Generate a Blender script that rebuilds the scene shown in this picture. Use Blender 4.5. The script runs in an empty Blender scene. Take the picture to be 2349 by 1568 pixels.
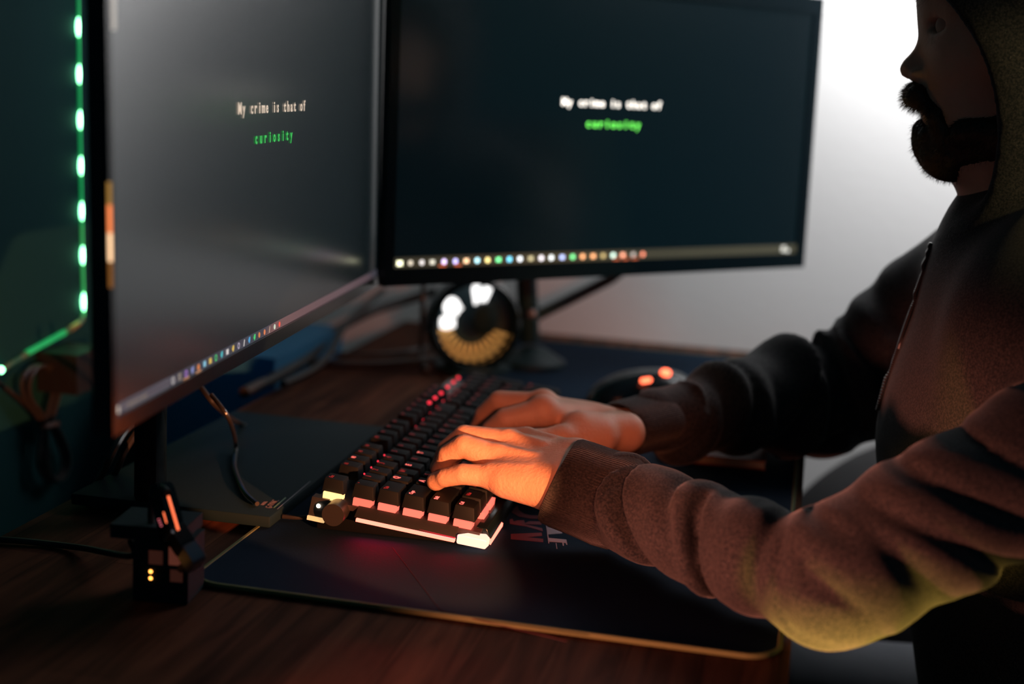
import bpy, bmesh, math, random
import numpy as np
from mathutils import Vector, Matrix
random.seed(7); rng = np.random.default_rng(7)
PI = math.pi
sc = bpy.context.scene
# ------------------------------------------------------------------ camera, world, lights, exposure
# metres; desk top is z = 0, floor z = -0.74; +X towards the user, +Y along the desk towards the far wall
W, H = 2349, 1568; FP = W*50/36
R = np.array([[0.9749409869214072, -0.0894512889413582, 0.20368735583595324], [0.21636293491491435, 0.16831503519947696, -0.9616949252859783], [0.05174120616797708, 0.981666193689346, 0.18345116993836375]])
CAM = np.array([0, 0, .34])
cd = bpy.data.cameras.new('camera'); cam = bpy.data.objects.new('camera', cd); sc.collection.objects.link(cam); sc.camera = cam
cd.lens = 50; cd.sensor_width = 36; cd.clip_start = .01
cam.matrix_world = Matrix([list(R[0])+[0], list(R[1])+[0], list(R[2])+[.34], [0, 0, 0, 1]])
cd.dof.use_dof = True; cd.dof.focus_distance = 1.03; cd.dof.aperture_fstop = 3.0
sc.view_settings.view_transform = 'Standard'; sc.view_settings.look = 'None'
sc.view_settings.exposure = 0; sc.view_settings.gamma = 1
sc.cycles.use_denoising = True
sc.cycles.max_bounces = 8; sc.cycles.sample_clamp_indirect = 3
w = bpy.data.worlds.new('world'); sc.world = w; w.use_nodes = True
w.node_tree.nodes['Background'].inputs[0].default_value = (.20, .72, 1, 1)
w.node_tree.nodes['Background'].inputs[1].default_value = .034

def light(name, kind, loc, target, power, color, **kw):
    l = bpy.data.lights.new(name, kind); o = bpy.data.objects.new(name, l); sc.collection.objects.link(o)
    o.location = loc; l.energy = power; l.color = color
    d = Vector(target)-Vector(loc); o.rotation_euler = d.to_track_quat('-Z', 'Y').to_euler()
    for k, v in kw.items(): setattr(l, k, v)
    return o
# daylight from the side of the room behind the user, raking the far wall
light('window_daylight', 'AREA', (.46, 1.45, .80), (.40, 1.87, .74), 9.5, (1, .985, 1), shape='RECTANGLE', size=.5, size_y=.3)
light('wall_top_fill', 'AREA', (.15, 1.66, .66), (.15, 1.87, .66), 3.5, (.98, .99, 1), shape='RECTANGLE', size=.20, size_y=.05)  # added unseen light, lifts the upper wall and its mirror image in the screen
# unseen orange spots: shaped beam on near hand, added fill on far hand
light('far_hand_fill', 'SPOT', (.0, .48, .24), (-.22, 1.18, .06), 7.5, (1, .24, .10), spot_size=math.radians(26), spot_blend=.7, shadow_soft_size=.02)
light('orange_hand_spot', 'SPOT', (.05, .60, .10), (-.309, .98, .062), 30, (1, .31, .115), spot_size=math.radians(24), spot_blend=.10, shadow_soft_size=.005)
light('red_sleeve_fill', 'SPOT', (-.42, .40, .014), (.07, .95, -.04), 33, (1, .27, .16), spot_size=math.radians(38), spot_blend=.7, shadow_soft_size=.02)  # added unseen red spot that brightens the sleeve and torso
# unseen yellow area light, added to light the elbow from below
light('yellow_elbow_fill', 'AREA', (.105, .80, -.10), (.05, .865, .0), .36, (1, .60, .10), shape='RECTANGLE', size=.16, size_y=.03, spread=math.radians(60))
light('keyboard_underglow', 'AREA', (-.262, .951, .0135), (-.262, .90, .0), .055, (1, .0, .045), shape='RECTANGLE', size=.10, size_y=.004)
light('hood_rim_fill', 'SPOT', (.60, .42, .50), (.140, 1.06, .30), 12, (1, .72, .30), spot_size=math.radians(17), spot_blend=.6, shadow_soft_size=.02)  # added unseen spot, only to pick out the hood rim
light('blue_glow', 'POINT', (-.58, 1.32, .10), (0, 0, 0), .02, (.02, .35, 1), shadow_soft_size=.03)

# ------------------------------------------------------------------ helpers
def ray(x, y): return R@np.array([x-W/2, H/2-y, -FP])
def at(px, py, Y):            # point of the room at depth Y seen at that pixel
    d = ray(px, py); return CAM+d*(Y/d[1])
def onz(px, py, z=0.):
    d = ray(px, py); return CAM+d*((z-CAM[2])/d[2])
def onx(px, py, X):
    d = ray(px, py); return CAM+d*(X/d[0])

def tag(o, label=None, cat=None, group=None, kind=None):
    if label: o['label'] = label
    if cat: o['category'] = cat
    if group: o['group'] = group
    if kind: o['kind'] = kind
    return o
def link(o, parent=None):
    sc.collection.objects.link(o)
    if parent is not None:
        o.parent = parent
        bpy.context.view_layer.update()
        o.matrix_parent_inverse = parent.matrix_world.inverted()
    return o
def thing(name, label, cat, loc=(0, 0, 0), group=None):
    o = bpy.data.objects.new(name, None); o.location = loc; o.empty_display_size = .05; link(o)
    bpy.context.view_layer.update()
    return tag(o, label, cat, group)
def obj(name, bm, mat, parent=None, smooth=False, M=None, bevel=0, seg=2):
    if bevel:
        es = [e for e in bm.edges if len(e.link_faces) == 2 and e.calc_face_angle(0) > .6]
        bmesh.ops.bevel(bm, geom=es, offset=bevel, segments=seg, profile=.5, affect='EDGES', clamp_overlap=True)
    if M is not None: bm.transform(M)
    me = bpy.data.meshes.new(name); bm.to_mesh(me); bm.free()
    if mat: me.materials.append(mat)
    for p in me.polygons: p.use_smooth = smooth
    if bevel or smooth:
        for p in me.polygons: p.use_smooth = True
        try: me.set_sharp_from_angle(angle=.7)
        except Exception: pass
    return link(bpy.data.objects.new(name, me), parent)
def bx(bm, x0, x1, y0, y1, z0, z1, M=None):
    vs = [bm.verts.new((x, y, z)) for x in (x0, x1) for y in (y0, y1) for z in (z0, z1)]
    for f in ((0, 1, 3, 2), (4, 6, 7, 5), (0, 4, 5, 1), (2, 3, 7, 6), (0, 2, 6, 4), (1, 5, 7, 3)):
        bm.faces.new([vs[i] for i in f])
    if M is not None: bmesh.ops.transform(bm, matrix=M, verts=vs)
    return vs
def box(x0, x1, y0, y1, z0, z1, M=None):
    bm = bmesh.new(); bx(bm, x0, x1, y0, y1, z0, z1, M); return bm
def catmull(pts, n=8, closed=False):
    P = [np.array(p, float) for p in pts]; out = []
    N = len(P); rngi = range(N if closed else N-1)
    for i in rngi:
        if closed: p0, p1, p2, p3 = P[i-1], P[i], P[(i+1) % N], P[(i+2) % N]
        else: p0, p1, p2, p3 = P[max(i-1, 0)], P[i], P[i+1], P[min(i+2, N-1)]
        for k in range(n):
            t = k/n
            out.append(.5*((2*p1)+(-p0+p2)*t+(2*p0-5*p1+4*p2-p3)*t*t+(-p0+3*p1-3*p2+p3)*t**3))
    if not closed: out.append(P[-1])
    return out
def tube(pts, r, n=8, bm=None, closed=False, caps=True):
    bm = bm or bmesh.new(); P = [Vector(p) for p in pts]; N = len(P); rings = []
    up = Vector((0, 0, 1)); prev = None
    for i in range(N):
        t = (P[(i+1) % N]-P[i-1]) if closed else (P[min(i+1, N-1)]-P[max(i-1, 0)])
        if t.length < 1e-9: t = Vector((0, 0, 1))
        t.normalize()
        a = prev-t*prev.dot(t) if prev is not None else (up.cross(t) if abs(t.z) < .9 else Vector((1, 0, 0)).cross(t))
        a.normalize(); prev = a; b = t.cross(a)
        rr = r(i/(N-1)) if callable(r) else (r[i] if hasattr(r, '__len__') else r)
        rings.append([bm.verts.new(P[i]+(a*math.cos(2*PI*k/n)+b*math.sin(2*PI*k/n))*rr) for k in range(n)])
    for i in range(N if closed else N-1):
        A, B = rings[i], rings[(i+1) % N]
        for k in range(n): bm.faces.new([A[k], A[(k+1) % n], B[(k+1) % n], B[k]])
    if caps and not closed:
        bm.faces.new(rings[0][::-1]); bm.faces.new(rings[-1])
    return bm
def lathe(prof, n=32, bm=None, M=None):
    """prof: list of (r, z), closed top and bottom when r = 0"""
    bm = bm or bmesh.new(); rings = []; allv = []
    for r, z in prof:
        if r < 1e-7: v = [bm.verts.new((0, 0, z))]
        else: v = [bm.verts.new((r*math.cos(2*PI*k/n), r*math.sin(2*PI*k/n), z)) for k in range(n)]
        rings.append(v); allv += v
    for A, B in zip(rings, rings[1:]):
        for k in range(n):
            a, b = A[k % len(A)], A[(k+1) % len(A)]; c, d = B[(k+1) % len(B)], B[k % len(B)]
            f = []
            for v in (a, b, c, d):
                if v not in f: f.append(v)
            if len(f) > 2: bm.faces.new(f)
    if M is not None: bmesh.ops.transform(bm, matrix=M, verts=allv)
    return bm
def prism(poly, h, M=None, bm=None):
    """polygon in local XY extruded along +Z by h"""
    bm = bm or bmesh.new()
    A = [bm.verts.new((x, y, 0)) for x, y in poly]; B = [bm.verts.new((x, y, h)) for x, y in poly]
    area = sum(poly[i-1][0]*poly[i][1]-poly[i][0]*poly[i-1][1] for i in range(len(poly)))
    if area < 0: A.reverse(); B.reverse()
    bm.faces.new(A[::-1]); bm.faces.new(B)
    n = len(A)
    for i in range(n): bm.faces.new([A[i], A[(i+1) % n], B[(i+1) % n], B[i]])
    if M is not None: bmesh.ops.transform(bm, matrix=M, verts=A+B)
    return bm
def frame(o, x, y, z=None):
    x = Vector(x).normalized(); y = Vector(y); y = (y-x*y.dot(x)).normalized(); z = x.cross(y)
    return Matrix(((x.x, y.x, z.x, o[0]), (x.y, y.y, z.y, o[1]), (x.z, y.z, z.z, o[2]), (0, 0, 0, 1)))
def text_bm(s, size, mono=None, depth=.0002, squeeze=1., bold=0.):
    """letters as a flat mesh in local XY, origin at the left end of the base line"""
    bm = bmesh.new()
    items = [(s, 0, False)] if mono is None else [(c, i*mono, True) for i, c in enumerate(s) if c != ' ']
    for c, x, centre in items:
        cu = bpy.data.curves.new('t', 'FONT'); cu.body = c; cu.size = size; cu.extrude = depth/2; cu.offset = bold
        cu.resolution_u = 3
        o = bpy.data.objects.new('t', cu); sc.collection.objects.link(o)
        dg = bpy.context.evaluated_depsgraph_get(); me = bpy.data.meshes.new_from_object(o.evaluated_get(dg))
        b2 = bmesh.new(); b2.from_mesh(me)
        if b2.verts:
            xs = [v.co.x for v in b2.verts]
            if centre:
                wd = max(xs)-min(xs); k = squeeze
                if c in 'iltfr' and mono: k = squeeze*1.25
                if wd*k > mono*.9: k = mono*.9/wd
                m = (max(xs)+min(xs))/2
                for v in b2.verts: v.co.x = (v.co.x-m)*k+x+mono/2
            else:
                for v in b2.verts: v.co.x = v.co.x*squeeze+x
            b2.to_mesh(me); bm.from_mesh(me)
        b2.free(); bpy.data.objects.remove(o); bpy.data.curves.remove(cu); bpy.data.meshes.remove(me)
    return bm
# ------------------------------------------------------------------ materials
def mat(name, col, rough=.5, metal=0., emit=None, es=0., spec=.5, trans=0., sheen=0., bump=None, var=None, sss=0.):
    m = bpy.data.materials.new(name); m.use_nodes = True; nt = m.node_tree; b = nt.nodes['Principled BSDF']
    b.inputs['Base Color'].default_value = (*col, 1); b.inputs['Roughness'].default_value = rough
    b.inputs['Metallic'].default_value = metal; b.inputs['Specular IOR Level'].default_value = spec
    if emit: b.inputs['Emission Color'].default_value = (*emit, 1); b.inputs['Emission Strength'].default_value = es
    if trans: b.inputs['Transmission Weight'].default_value = trans
    if sheen: b.inputs['Sheen Weight'].default_value = sheen; b.inputs['Sheen Roughness'].default_value = .4
    if sss:
        b.inputs['Subsurface Weight'].default_value = sss; b.inputs['Subsurface Radius'].default_value = (1, .35, .18)
        b.inputs['Subsurface Scale'].default_value = .002
    tc = nt.nodes.new('ShaderNodeTexCoord')
    if var:   # (scale, colour2, contrast lo, hi)
        n = nt.nodes.new('ShaderNodeTexNoise'); n.inputs['Scale'].default_value = var[0]; n.inputs['Detail'].default_value = 4
        nt.links.new(tc.outputs['Object'], n.inputs['Vector'])
        r = nt.nodes.new('ShaderNodeValToRGB'); nt.links.new(n.outputs['Fac'], r.inputs[0])
        r.color_ramp.elements[0].position = var[2]; r.color_ramp.elements[1].position = var[3]
        r.color_ramp.elements[0].color = (*col, 1); r.color_ramp.elements[1].color = (*var[1], 1)
        nt.links.new(r.outputs[0], b.inputs['Base Color'])
    if bump:  # (scale, strength, distance)
        n = nt.nodes.new('ShaderNodeTexNoise'); n.inputs['Scale'].default_value = bump[0]; n.inputs['Detail'].default_value = 3
        nt.links.new(tc.outputs['Object'], n.inputs['Vector'])
        bp = nt.nodes.new('ShaderNodeBump'); bp.inputs['Strength'].default_value = bump[1]; bp.inputs['Distance'].default_value = bump[2]
        nt.links.new(n.outputs['Fac'], bp.inputs['Height']); nt.links.new(bp.outputs[0], b.inputs['Normal'])
    return m
def emis(name, col, s): return mat(name, tuple(c*.3 for c in col), .4, emit=col, es=s)
M_black = mat('black_plastic', (.008, .026, .034), .5, spec=.3)
M_gloss = mat('gloss_black_plastic', (.005, .012, .016), .2, spec=.4)
M_matte = mat('matte_black_plastic', (.005, .018, .024), .7, spec=.25)
M_rubber = mat('black_rubber', (.012, .014, .016), .5)
M_keycap = mat('black_keycap', (.005, .007, .009), .62, spec=.18)
M_metal = mat('dark_brushed_metal', (.045, .042, .042), .42, .5)
M_steel = mat('brushed_steel', (.45, .46, .48), .35, 1.)
M_skin = mat('skin', (.62, .36, .25), .55, sss=.12, bump=(380, .6, .0008), var=(60, (.66, .39, .28), .35, .65))
M_hair = mat('dark_brown_hair', (.022, .011, .006), .5)
M_jeans = mat('grey_denim', (.10, .11, .13), .8, bump=(500, .4, .001))
M_seat = mat('black_chair_fabric', (.015, .017, .02), .8, bump=(300, .4, .001))
def wood():
    m = bpy.data.materials.new('brown_wood_planks'); m.use_nodes = True; nt = m.node_tree; b = nt.nodes['Principled BSDF']; L = nt.links.new
    tc = nt.nodes.new('ShaderNodeTexCoord'); sp = nt.nodes.new('ShaderNodeSeparateXYZ'); L(tc.outputs['Object'], sp.inputs[0])
    mp = nt.nodes.new('ShaderNodeMapping'); mp.inputs['Scale'].default_value = (26, 2.2, 1); L(tc.outputs['Object'], mp.inputs[0])
    n1 = nt.nodes.new('ShaderNodeTexNoise'); n1.inputs['Scale'].default_value = 3; n1.inputs['Detail'].default_value = 8; n1.inputs['Distortion'].default_value = .6; L(mp.outputs[0], n1.inputs['Vector'])
    br = nt.nodes.new('ShaderNodeTexBrick'); br.inputs['Scale'].default_value = 1; br.inputs['Brick Width'].default_value = .34; br.inputs['Row Height'].default_value = .045
    br.inputs['Mortar Size'].default_value = .0006; br.inputs['Color1'].default_value = (.2, .2, .2, 1); br.inputs['Color2'].default_value = (.9, .9, .9, 1); br.inputs['Mortar'].default_value = (0, 0, 0, 1)
    rot = nt.nodes.new('ShaderNodeMapping'); rot.inputs['Rotation'].default_value = (0, 0, PI/2); L(tc.outputs['Object'], rot.inputs[0]); L(rot.outputs[0], br.inputs['Vector'])
    r = nt.nodes.new('ShaderNodeValToRGB'); L(n1.outputs['Fac'], r.inputs[0])
    r.color_ramp.elements[0].position = .3; r.color_ramp.elements[1].position = .72
    r.color_ramp.elements[0].color = (.052, .020, .013, 1); r.color_ramp.elements[1].color = (.20, .074, .042, 1)
    mx = nt.nodes.new('ShaderNodeMix'); mx.data_type = 'RGBA'; mx.blend_type = 'MULTIPLY'; mx.inputs[0].default_value = .55
    L(r.outputs[0], mx.inputs[6]); L(br.outputs['Color'], mx.inputs[7]); L(mx.outputs[2], b.inputs['Base Color'])
    b.inputs['Roughness'].default_value = .6; b.inputs['Specular IOR Level'].default_value = .04
    bp = nt.nodes.new('ShaderNodeBump'); bp.inputs['Strength'].default_value = .2; bp.inputs['Distance'].default_value = .001
    L(n1.outputs['Fac'], bp.inputs['Height']); L(bp.outputs[0], b.inputs['Normal'])
    return m
M_wood = wood()
def fabric(name, c1, c2, rib=None):
    m = bpy.data.materials.new(name); m.use_nodes = True; nt = m.node_tree; b = nt.nodes['Principled BSDF']; L = nt.links.new
    tc = nt.nodes.new('ShaderNodeTexCoord')
    n = nt.nodes.new('ShaderNodeTexNoise'); n.inputs['Scale'].default_value = 620; n.inputs['Detail'].default_value = 2; L(tc.outputs['Object'], n.inputs['Vector'])
    n2 = nt.nodes.new('ShaderNodeTexNoise'); n2.inputs['Scale'].default_value = 900; n2.inputs['Detail'].default_value = 1; L(tc.outputs['Object'], n2.inputs['Vector'])
    r = nt.nodes.new('ShaderNodeValToRGB'); L(n.outputs['Fac'], r.inputs[0])
    r.color_ramp.elements[0].position = .38; r.color_ramp.elements[1].position = .66
    r.color_ramp.elements[0].color = (*c1, 1); r.color_ramp.elements[1].color = (*c2, 1)
    fl = nt.nodes.new('ShaderNodeValToRGB'); L(n2.outputs['Fac'], fl.inputs[0]); fl.color_ramp.elements[0].position = .70; fl.color_ramp.elements[1].position = .76
    mx = nt.nodes.new('ShaderNodeMix'); mx.data_type = 'RGBA'; L(fl.outputs[0], mx.inputs[0]); L(r.outputs[0], mx.inputs[6]); mx.inputs[7].default_value = (c2[0]*2.2, c2[1]*2.2, c2[2]*2.2, 1)
    L(mx.outputs[2], b.inputs['Base Color'])
    b.inputs['Roughness'].default_value = .92; b.inputs['Specular IOR Level'].default_value = .15
    b.inputs['Sheen Weight'].default_value = .16; b.inputs['Sheen Roughness'].default_value = .45
    bp = nt.nodes.new('ShaderNodeBump'); bp.inputs['Strength'].default_value = .25; bp.inputs['Distance'].default_value = .0006
    if rib:
        sp = nt.nodes.new('ShaderNodeSeparateXYZ'); L(tc.outputs['Object'], sp.inputs[0])
        a = nt.nodes.new('ShaderNodeMath'); a.operation = 'ARCTAN2'; L(sp.outputs[1], a.inputs[0]); L(sp.outputs[0], a.inputs[1])
        k = nt.nodes.new('ShaderNodeMath'); k.operation = 'MULTIPLY'; k.inputs[1].default_value = rib; L(a.outputs[0], k.inputs[0])
        s = nt.nodes.new('ShaderNodeMath'); s.operation = 'SINE'; L(k.outputs[0], s.inputs[0])
        L(s.outputs[0], bp.inputs['Height']); bp.inputs['Distance'].default_value = .0007; bp.inputs['Strength'].default_value = .6
    else: L(n.outputs['Fac'], bp.inputs['Height'])
    L(bp.outputs[0], b.inputs['Normal'])
    return m
M_hoodie = fabric('charcoal_melange_fleece', (.016, .019, .023), (.050, .048, .050))
M_cuff = fabric('charcoal_ribbed_knit', (.020, .021, .024), (.050, .046, .048), rib=110)
# ------------------------------------------------------------------ setting
def struct(name, bm, m, **k): return tag(obj(name, bm, m, **k), kind='structure')
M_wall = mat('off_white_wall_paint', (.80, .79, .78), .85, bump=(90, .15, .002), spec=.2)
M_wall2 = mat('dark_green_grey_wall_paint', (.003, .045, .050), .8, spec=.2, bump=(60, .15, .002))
M_floor = mat('dark_floor_boards', (.035, .028, .024), .5, bump=(8, .1, .002))
struct('floor', box(-.85, 2.3, -.9, 1.97, -.80, -.74), M_floor)
struct('wall_back', box(-.85, 2.3, 1.87, 1.97, -.74, 1.75), M_wall)
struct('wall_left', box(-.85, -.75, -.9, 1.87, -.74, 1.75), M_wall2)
struct('baseboard_back', box(.1, 2.3, 1.855, 1.87, -.74, -.66), M_wall, bevel=.004)

# desk: a thing of its own
DX1 = .006
desk = thing('desk', 'dark brown wooden plank desk top running along the wall under everything', 'desk', (-.3, 1.2, -.74))
obj('desk_top', box(-.548, DX1, .50, 1.868, -.03, 0), M_wood, desk, bevel=.003)
for x in (-.515, -.045):
    for y in (.58, 1.80):
        obj('leg', box(x-.02, x+.02, y-.02, y+.02, -.74, -.03), M_black, desk, bevel=.003)

# desk mat
MX0, MX1, MY0, MY1 = -.385, -.001, .828, 1.803
def rrect(x0, x1, y0, y1, r, n=8):
    out = []
    for cx, cy, a in ((x1-r, y1-r, 0), (x0+r, y1-r, 90), (x0+r, y0+r, 180), (x1-r, y0+r, 270)):
        for k in range(n+1):
            t = math.radians(a+90*k/n); out.append((cx+r*math.cos(t), cy+r*math.sin(t)))
    return out
M_mat = mat('navy_black_mat_cloth', (.007, .019, .038), .8, spec=.06, bump=(700, .3, .0005))
M_stitch = mat('olive_stitched_edge', (.12, .14, .05), .8, bump=(900, .5, .0005))
dm = thing('desk_mat', 'large navy black desk mat with stitched rim under keyboard and mouse', 'desk mat', ((MX0+MX1)/2, (MY0+MY1)/2, .0005))
obj('mat_cloth', prism(rrect(MX0, MX1, MY0, MY1, .022), .003, Matrix.Translation((0, 0, .0004))), M_mat, dm)
edge = [(x, y, .0024) for x, y in rrect(MX0, MX1, MY0, MY1, .022)]
obj('stitched_rim', tube(edge, .0019, 6, closed=True), M_stitch, dm, smooth=True)
# printed artwork near the user's left hand: lettering and a step shape, as seen on the mat
def print_poly(polys, ox, oy, s, m, name):
    bm = bmesh.new()
    for poly in polys:
        pts = [onz(ox+x/s, oy+y/s, .0036)[:2] for x, y in poly]
        prism([tuple(p) for p in pts], .0003, Matrix.Translation((0, 0, .0034)), bm)
    return obj(name, bm, m, dm)
S8 = 2349/280
white_p = [[(905, 340), (925, 340), (1008, 965), (990, 968)],
           [(925, 410), (1000, 408), (1090, 375), (1165, 462), (1000, 480), (940, 482)],
           [(955, 540), (1290, 572), (1308, 668), (1290, 668), (1275, 628), (1240, 624), (1242, 672), (1222, 672), (1210, 620), (1170, 616), (1170, 650), (1152, 650), (1148, 614), (962, 600)],
           [(965, 655), (1240, 722), (1258, 780), (985, 797)],
           [(985, 865), (1335, 898), (1356, 995), (1336, 995), (1322, 960), (1285, 957), (1288, 1012), (1268, 1012), (1255, 952), (1000, 935)],
           [(1130, 965), (1145, 965), (1163, 1072), (1146, 1072)]]
red_p = [[(285, 370), (330, 290), (400, 240), (420, 330), (520, 400), (640, 430), (840, 438), (850, 494), (640, 492), (430, 450)],
         [(245, 510), (300, 500), (320, 550), (400, 530), (520, 525), (540, 580), (620, 545), (855, 550), (858, 610), (520, 600), (250, 590)],
         [(250, 590), (520, 600), (870, 680), (885, 738), (560, 640)],
         [(268, 790), (860, 765), (870, 820), (560, 850), (890, 885), (890, 945), (268, 885)]]
step_p = [[(1615, 670), (1700, 690), (1775, 750), (1780, 805), (1930, 822), (1955, 908), (1640, 862)]]
M_pw = mat('pale_grey_print', (.42, .32, .36), .7); M_pr = mat('dark_red_print', (.16, .02, .035), .7); M_pr2 = mat('faint_red_print', (.05, .01, .016), .8)
print_poly(white_p, 1140, 1130, S8, M_pw, 'printed_lettering')['label'] = 'pale grey printed serif letters'
print_poly(red_p, 1140, 1130, S8, M_pr, 'printed_lettering')['label'] = 'dark red printed letters'
print_poly(step_p, 1140, 1130, S8, M_pr, 'printed_shape')
for a, b in (((900, 1255), (1010, 1400)), ((1010, 1400), (1300, 1470))):
    A, B = onz(*a, .0035), onz(*b, .0035); obj('printed_line', tube([A, B], .0003, 4), M_pr2, dm)

# ------------------------------------------------------------------ monitors
GL = (.75, .92, 1.)
def monitor(nm, label, P, d, wdt, hgt, su0, su1, sv0, sv1, glow, rough, tilt=1.):
    d = Vector(d).normalized(); nh = Vector((d.y, -d.x, 0)); t = math.radians(tilt)
    n = nh*math.cos(t)+Vector((0, 0, math.sin(t))); up = n.cross(d)
    if up.z < 0: up = -up
    root = thing(nm, label, 'monitor', (P[0], P[1], 0))
    F = Matrix(((d.x, up.x, n.x, P[0]), (d.y, up.y, n.y, P[1]), (d.z, up.z, n.z, P[2]), (0, 0, 0, 1)))   # local: u, v, depth towards the viewer
    T = .011
    # housing with a raised bezel around the screen
    bm = bmesh.new(); bx(bm, 0, wdt, 0, hgt, -T, -.002); obj('housing', bm, M_matte, root, M=F, bevel=.003)
    bm = bmesh.new(); bx(bm, wdt*.18, wdt*.82, hgt*.14, hgt*.86, -T-.022, -T+.001); obj('rear_cover', bm, M_matte, root, M=F, bevel=.012, seg=3)
    bm = bmesh.new()
    for a in ((0, wdt, 0, sv0), (0, wdt, sv1, hgt), (0, su0, sv0, sv1), (su1, wdt, sv0, sv1)):
        bx(bm, *a, -.0022, .0005)
    obj('bezel', bm, M_gloss, root, M=F)
    m = mat(nm+'_panel', (.004, .009, .012), .13, emit=glow, es=1., spec=1.)
    m.node_tree.nodes['Principled BSDF'].inputs['IOR'].default_value = 1.7; m.node_tree.nodes['Principled BSDF'].inputs['Roughness'].default_value = rough
    obj('screen', box(su0, su1, sv0, sv1, -.0021, -.0016), m, root, M=F)
    return root, F
def uv(F, px, py):
    n = np.array(F.col[2])[:3]; p = np.array(F.col[3])[:3]; d = ray(px, py); t = np.dot(p-CAM, n)/np.dot(d, n)
    q = CAM+d*t-p; return float(q@np.array(F.col[0])[:3]), float(q@np.array(F.col[1])[:3])
PL = np.array([-.3628, .6845, .137]); PR = np.array([-.3951, 1.2698, .1393])
monL, FL = monitor('monitor', 'wide black monitor nearer the camera, screen seen at a slant with taskbar', PL, (-.0712, .9975, 0), .612, .37, .006, .603, .0097, .362, (.0020, .0050, .0060), .22)
monR, FR = monitor('monitor', 'black monitor farther back facing the camera between wall and slanted monitor', PR, (.68, .7332, 0), .56, .305, .0105, .5475, .0160, .287, (.0005, .0030, .0040), .16)
def screen_bm(root, F, bm, name, m, lift=.0006, label=None):
    o = obj(name, bm, m, root, M=F@Matrix.Translation((0, 0, -.0016+lift)))
    if label: o['label'] = label
    return o
E_white = emis('cream_screen_text', (1, .80, .62), .62); E_green = emis('green_screen_text', (.05, .80, .13), .55)
E_whiteR = emis('bright_screen_text', (1, .93, .84), 2.6); E_greenR = emis('bright_green_screen_text', (.18, 1, .12), 2.0)
def screen_text(root, F, s, x0, x1, y0, y1, hpx, m, bold):
    a = uv(F, x0, y0); b = uv(F, x1, y1); c = uv(F, x0, y0-hpx)
    cap = c[1]-a[1]; pitch = (b[0]-a[0])/len(s)
    bm = text_bm(s, cap/.70, mono=pitch, squeeze=.9, bold=bold)
    bmesh.ops.translate(bm, verts=bm.verts, vec=(a[0], a[1], 0))
    screen_bm(root, F, bm, 'screen_text', m)
screen_text(monL, FL, 'My crime is that of', 549, 705, 262, 234, 27, E_white, .00022)
screen_text(monL, FL, 'curiosity', 586, 676, 330, 315, 25, E_green, .00030)
screen_text(monR, FR, 'My crime is that of', 1290, 1520, 241, 240, 17, E_whiteR, .0003)
screen_text(monR, FR, 'curiosity', 1344, 1472, 291, 290, 17, E_greenR, .0003)
# taskbars
def taskbar(root, F, u0, u1, v0, v1, col, s):
    screen_bm(root, F, box(u0, u1, v0, v1, 0, .0002), 'taskbar', emis('taskbar', col, s), .0002)
taskbar(monL, FL, .0065, .6025, .0099, .0162, (.30, .30, .42), .09)
taskbar(monR, FR, .011, .547, .0165, .0270, (.30, .28, .18), .10)
def disc(u, v, r, n=16): return [(u+r*math.cos(2*PI*k/n), v+r*math.sin(2*PI*k/n)) for k in range(n)]
def icon(root, F, u, v, r, shape, col, s, lift=.0006, label=None):
    bm = bmesh.new()
    if shape == 'ring':
        n = 20; A = [bm.verts.new((u+r*math.cos(2*PI*k/n), v+r*math.sin(2*PI*k/n), 0)) for k in range(n)]; B = [bm.verts.new((u+.6*r*math.cos(2*PI*k/n), v+.6*r*math.sin(2*PI*k/n), 0)) for k in range(n)]
        for k in range(n): bm.faces.new([A[k], A[(k+1) % n], B[(k+1) % n], B[k]])
    elif shape == 'disc': prism(disc(u, v, r), .0001, bm=bm)
    elif shape == 'four':
        for a in (-1, 0):
            for b in (-1, 0): bx(bm, u+a*r+.06*r, u+a*r+.94*r, v+b*r+.06*r, v+b*r+.94*r, 0, .0001)
    elif shape == 'square': bx(bm, u-r, u+r, v-r*.8, v+r*.8, 0, .0001)
    elif shape == 'bars':
        for b in (-.8, -.1, .6): bx(bm, u-r, u+r*.9, v+b*r, v+b*r+.35*r, 0, .0001)
    elif shape == 'slash': prism([(u-r*.5, v-r), (u+r*.1, v-r), (u+r*.8, v+r), (u+r*.2, v+r)], .0001, bm=bm)
    elif shape == 'leaf': prism([(u-r, v), (u-r*.2, v+r), (u+r, v+r), (u+r*.8, v-r*.3), (u, v-r)], .0001, bm=bm)
    o = screen_bm(root, F, bm, 'taskbar_icon', emis('taskbar_icon_glow', col, s), lift)
    o['label'] = label or 'taskbar icon'
    return o
P_ = (.62, .30, .95); Wt = (.95, .88, .85); Gr = (.10, .85, .25); Or = (1, .32, .10); Bl = (.12, .50, .9); Ye = (1, .68, .15); Tn = (.55, .45, .35); Rd = (.9, .12, .08)
icons = [('ring', Wt), ('bars', Tn), ('ring', P_), ('leaf', (.35, .40, .8)), ('disc', Or), ('square', (.35, .75, .95)), ('square', Ye), ('ring', Gr), ('leaf', (.1, .65, .7)), ('square', Wt), ('leaf', Ye), ('ring', (.7, .6, .75)), ('slash', Wt), ('leaf', Bl), ('leaf', Gr), ('disc', Or), ('disc', (1, .30, .12)), ('slash', Tn), ('disc', (.6, .9, .8)), ('disc', Rd)]
pxL = [401, 416, 431, 445, 459, 473, 486, 499, 512, 525, 538, 551, 563, 575, 587, 598, 610, 621, 633, 644]
vb = .0130
for x, (sh, c) in zip(pxL, icons):
    y = 873-(x-401)*.515; u = uv(FL, x, y)[0]
    icon(monL, FL, u, vb, .0022 if sh != 'disc' else .0020, sh, c, .6)
icon(monL, FL, uv(FL, 274, 940)[0], vb, .0021, 'four', (1, .85, .72), .8, label='start button of four panes')
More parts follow.
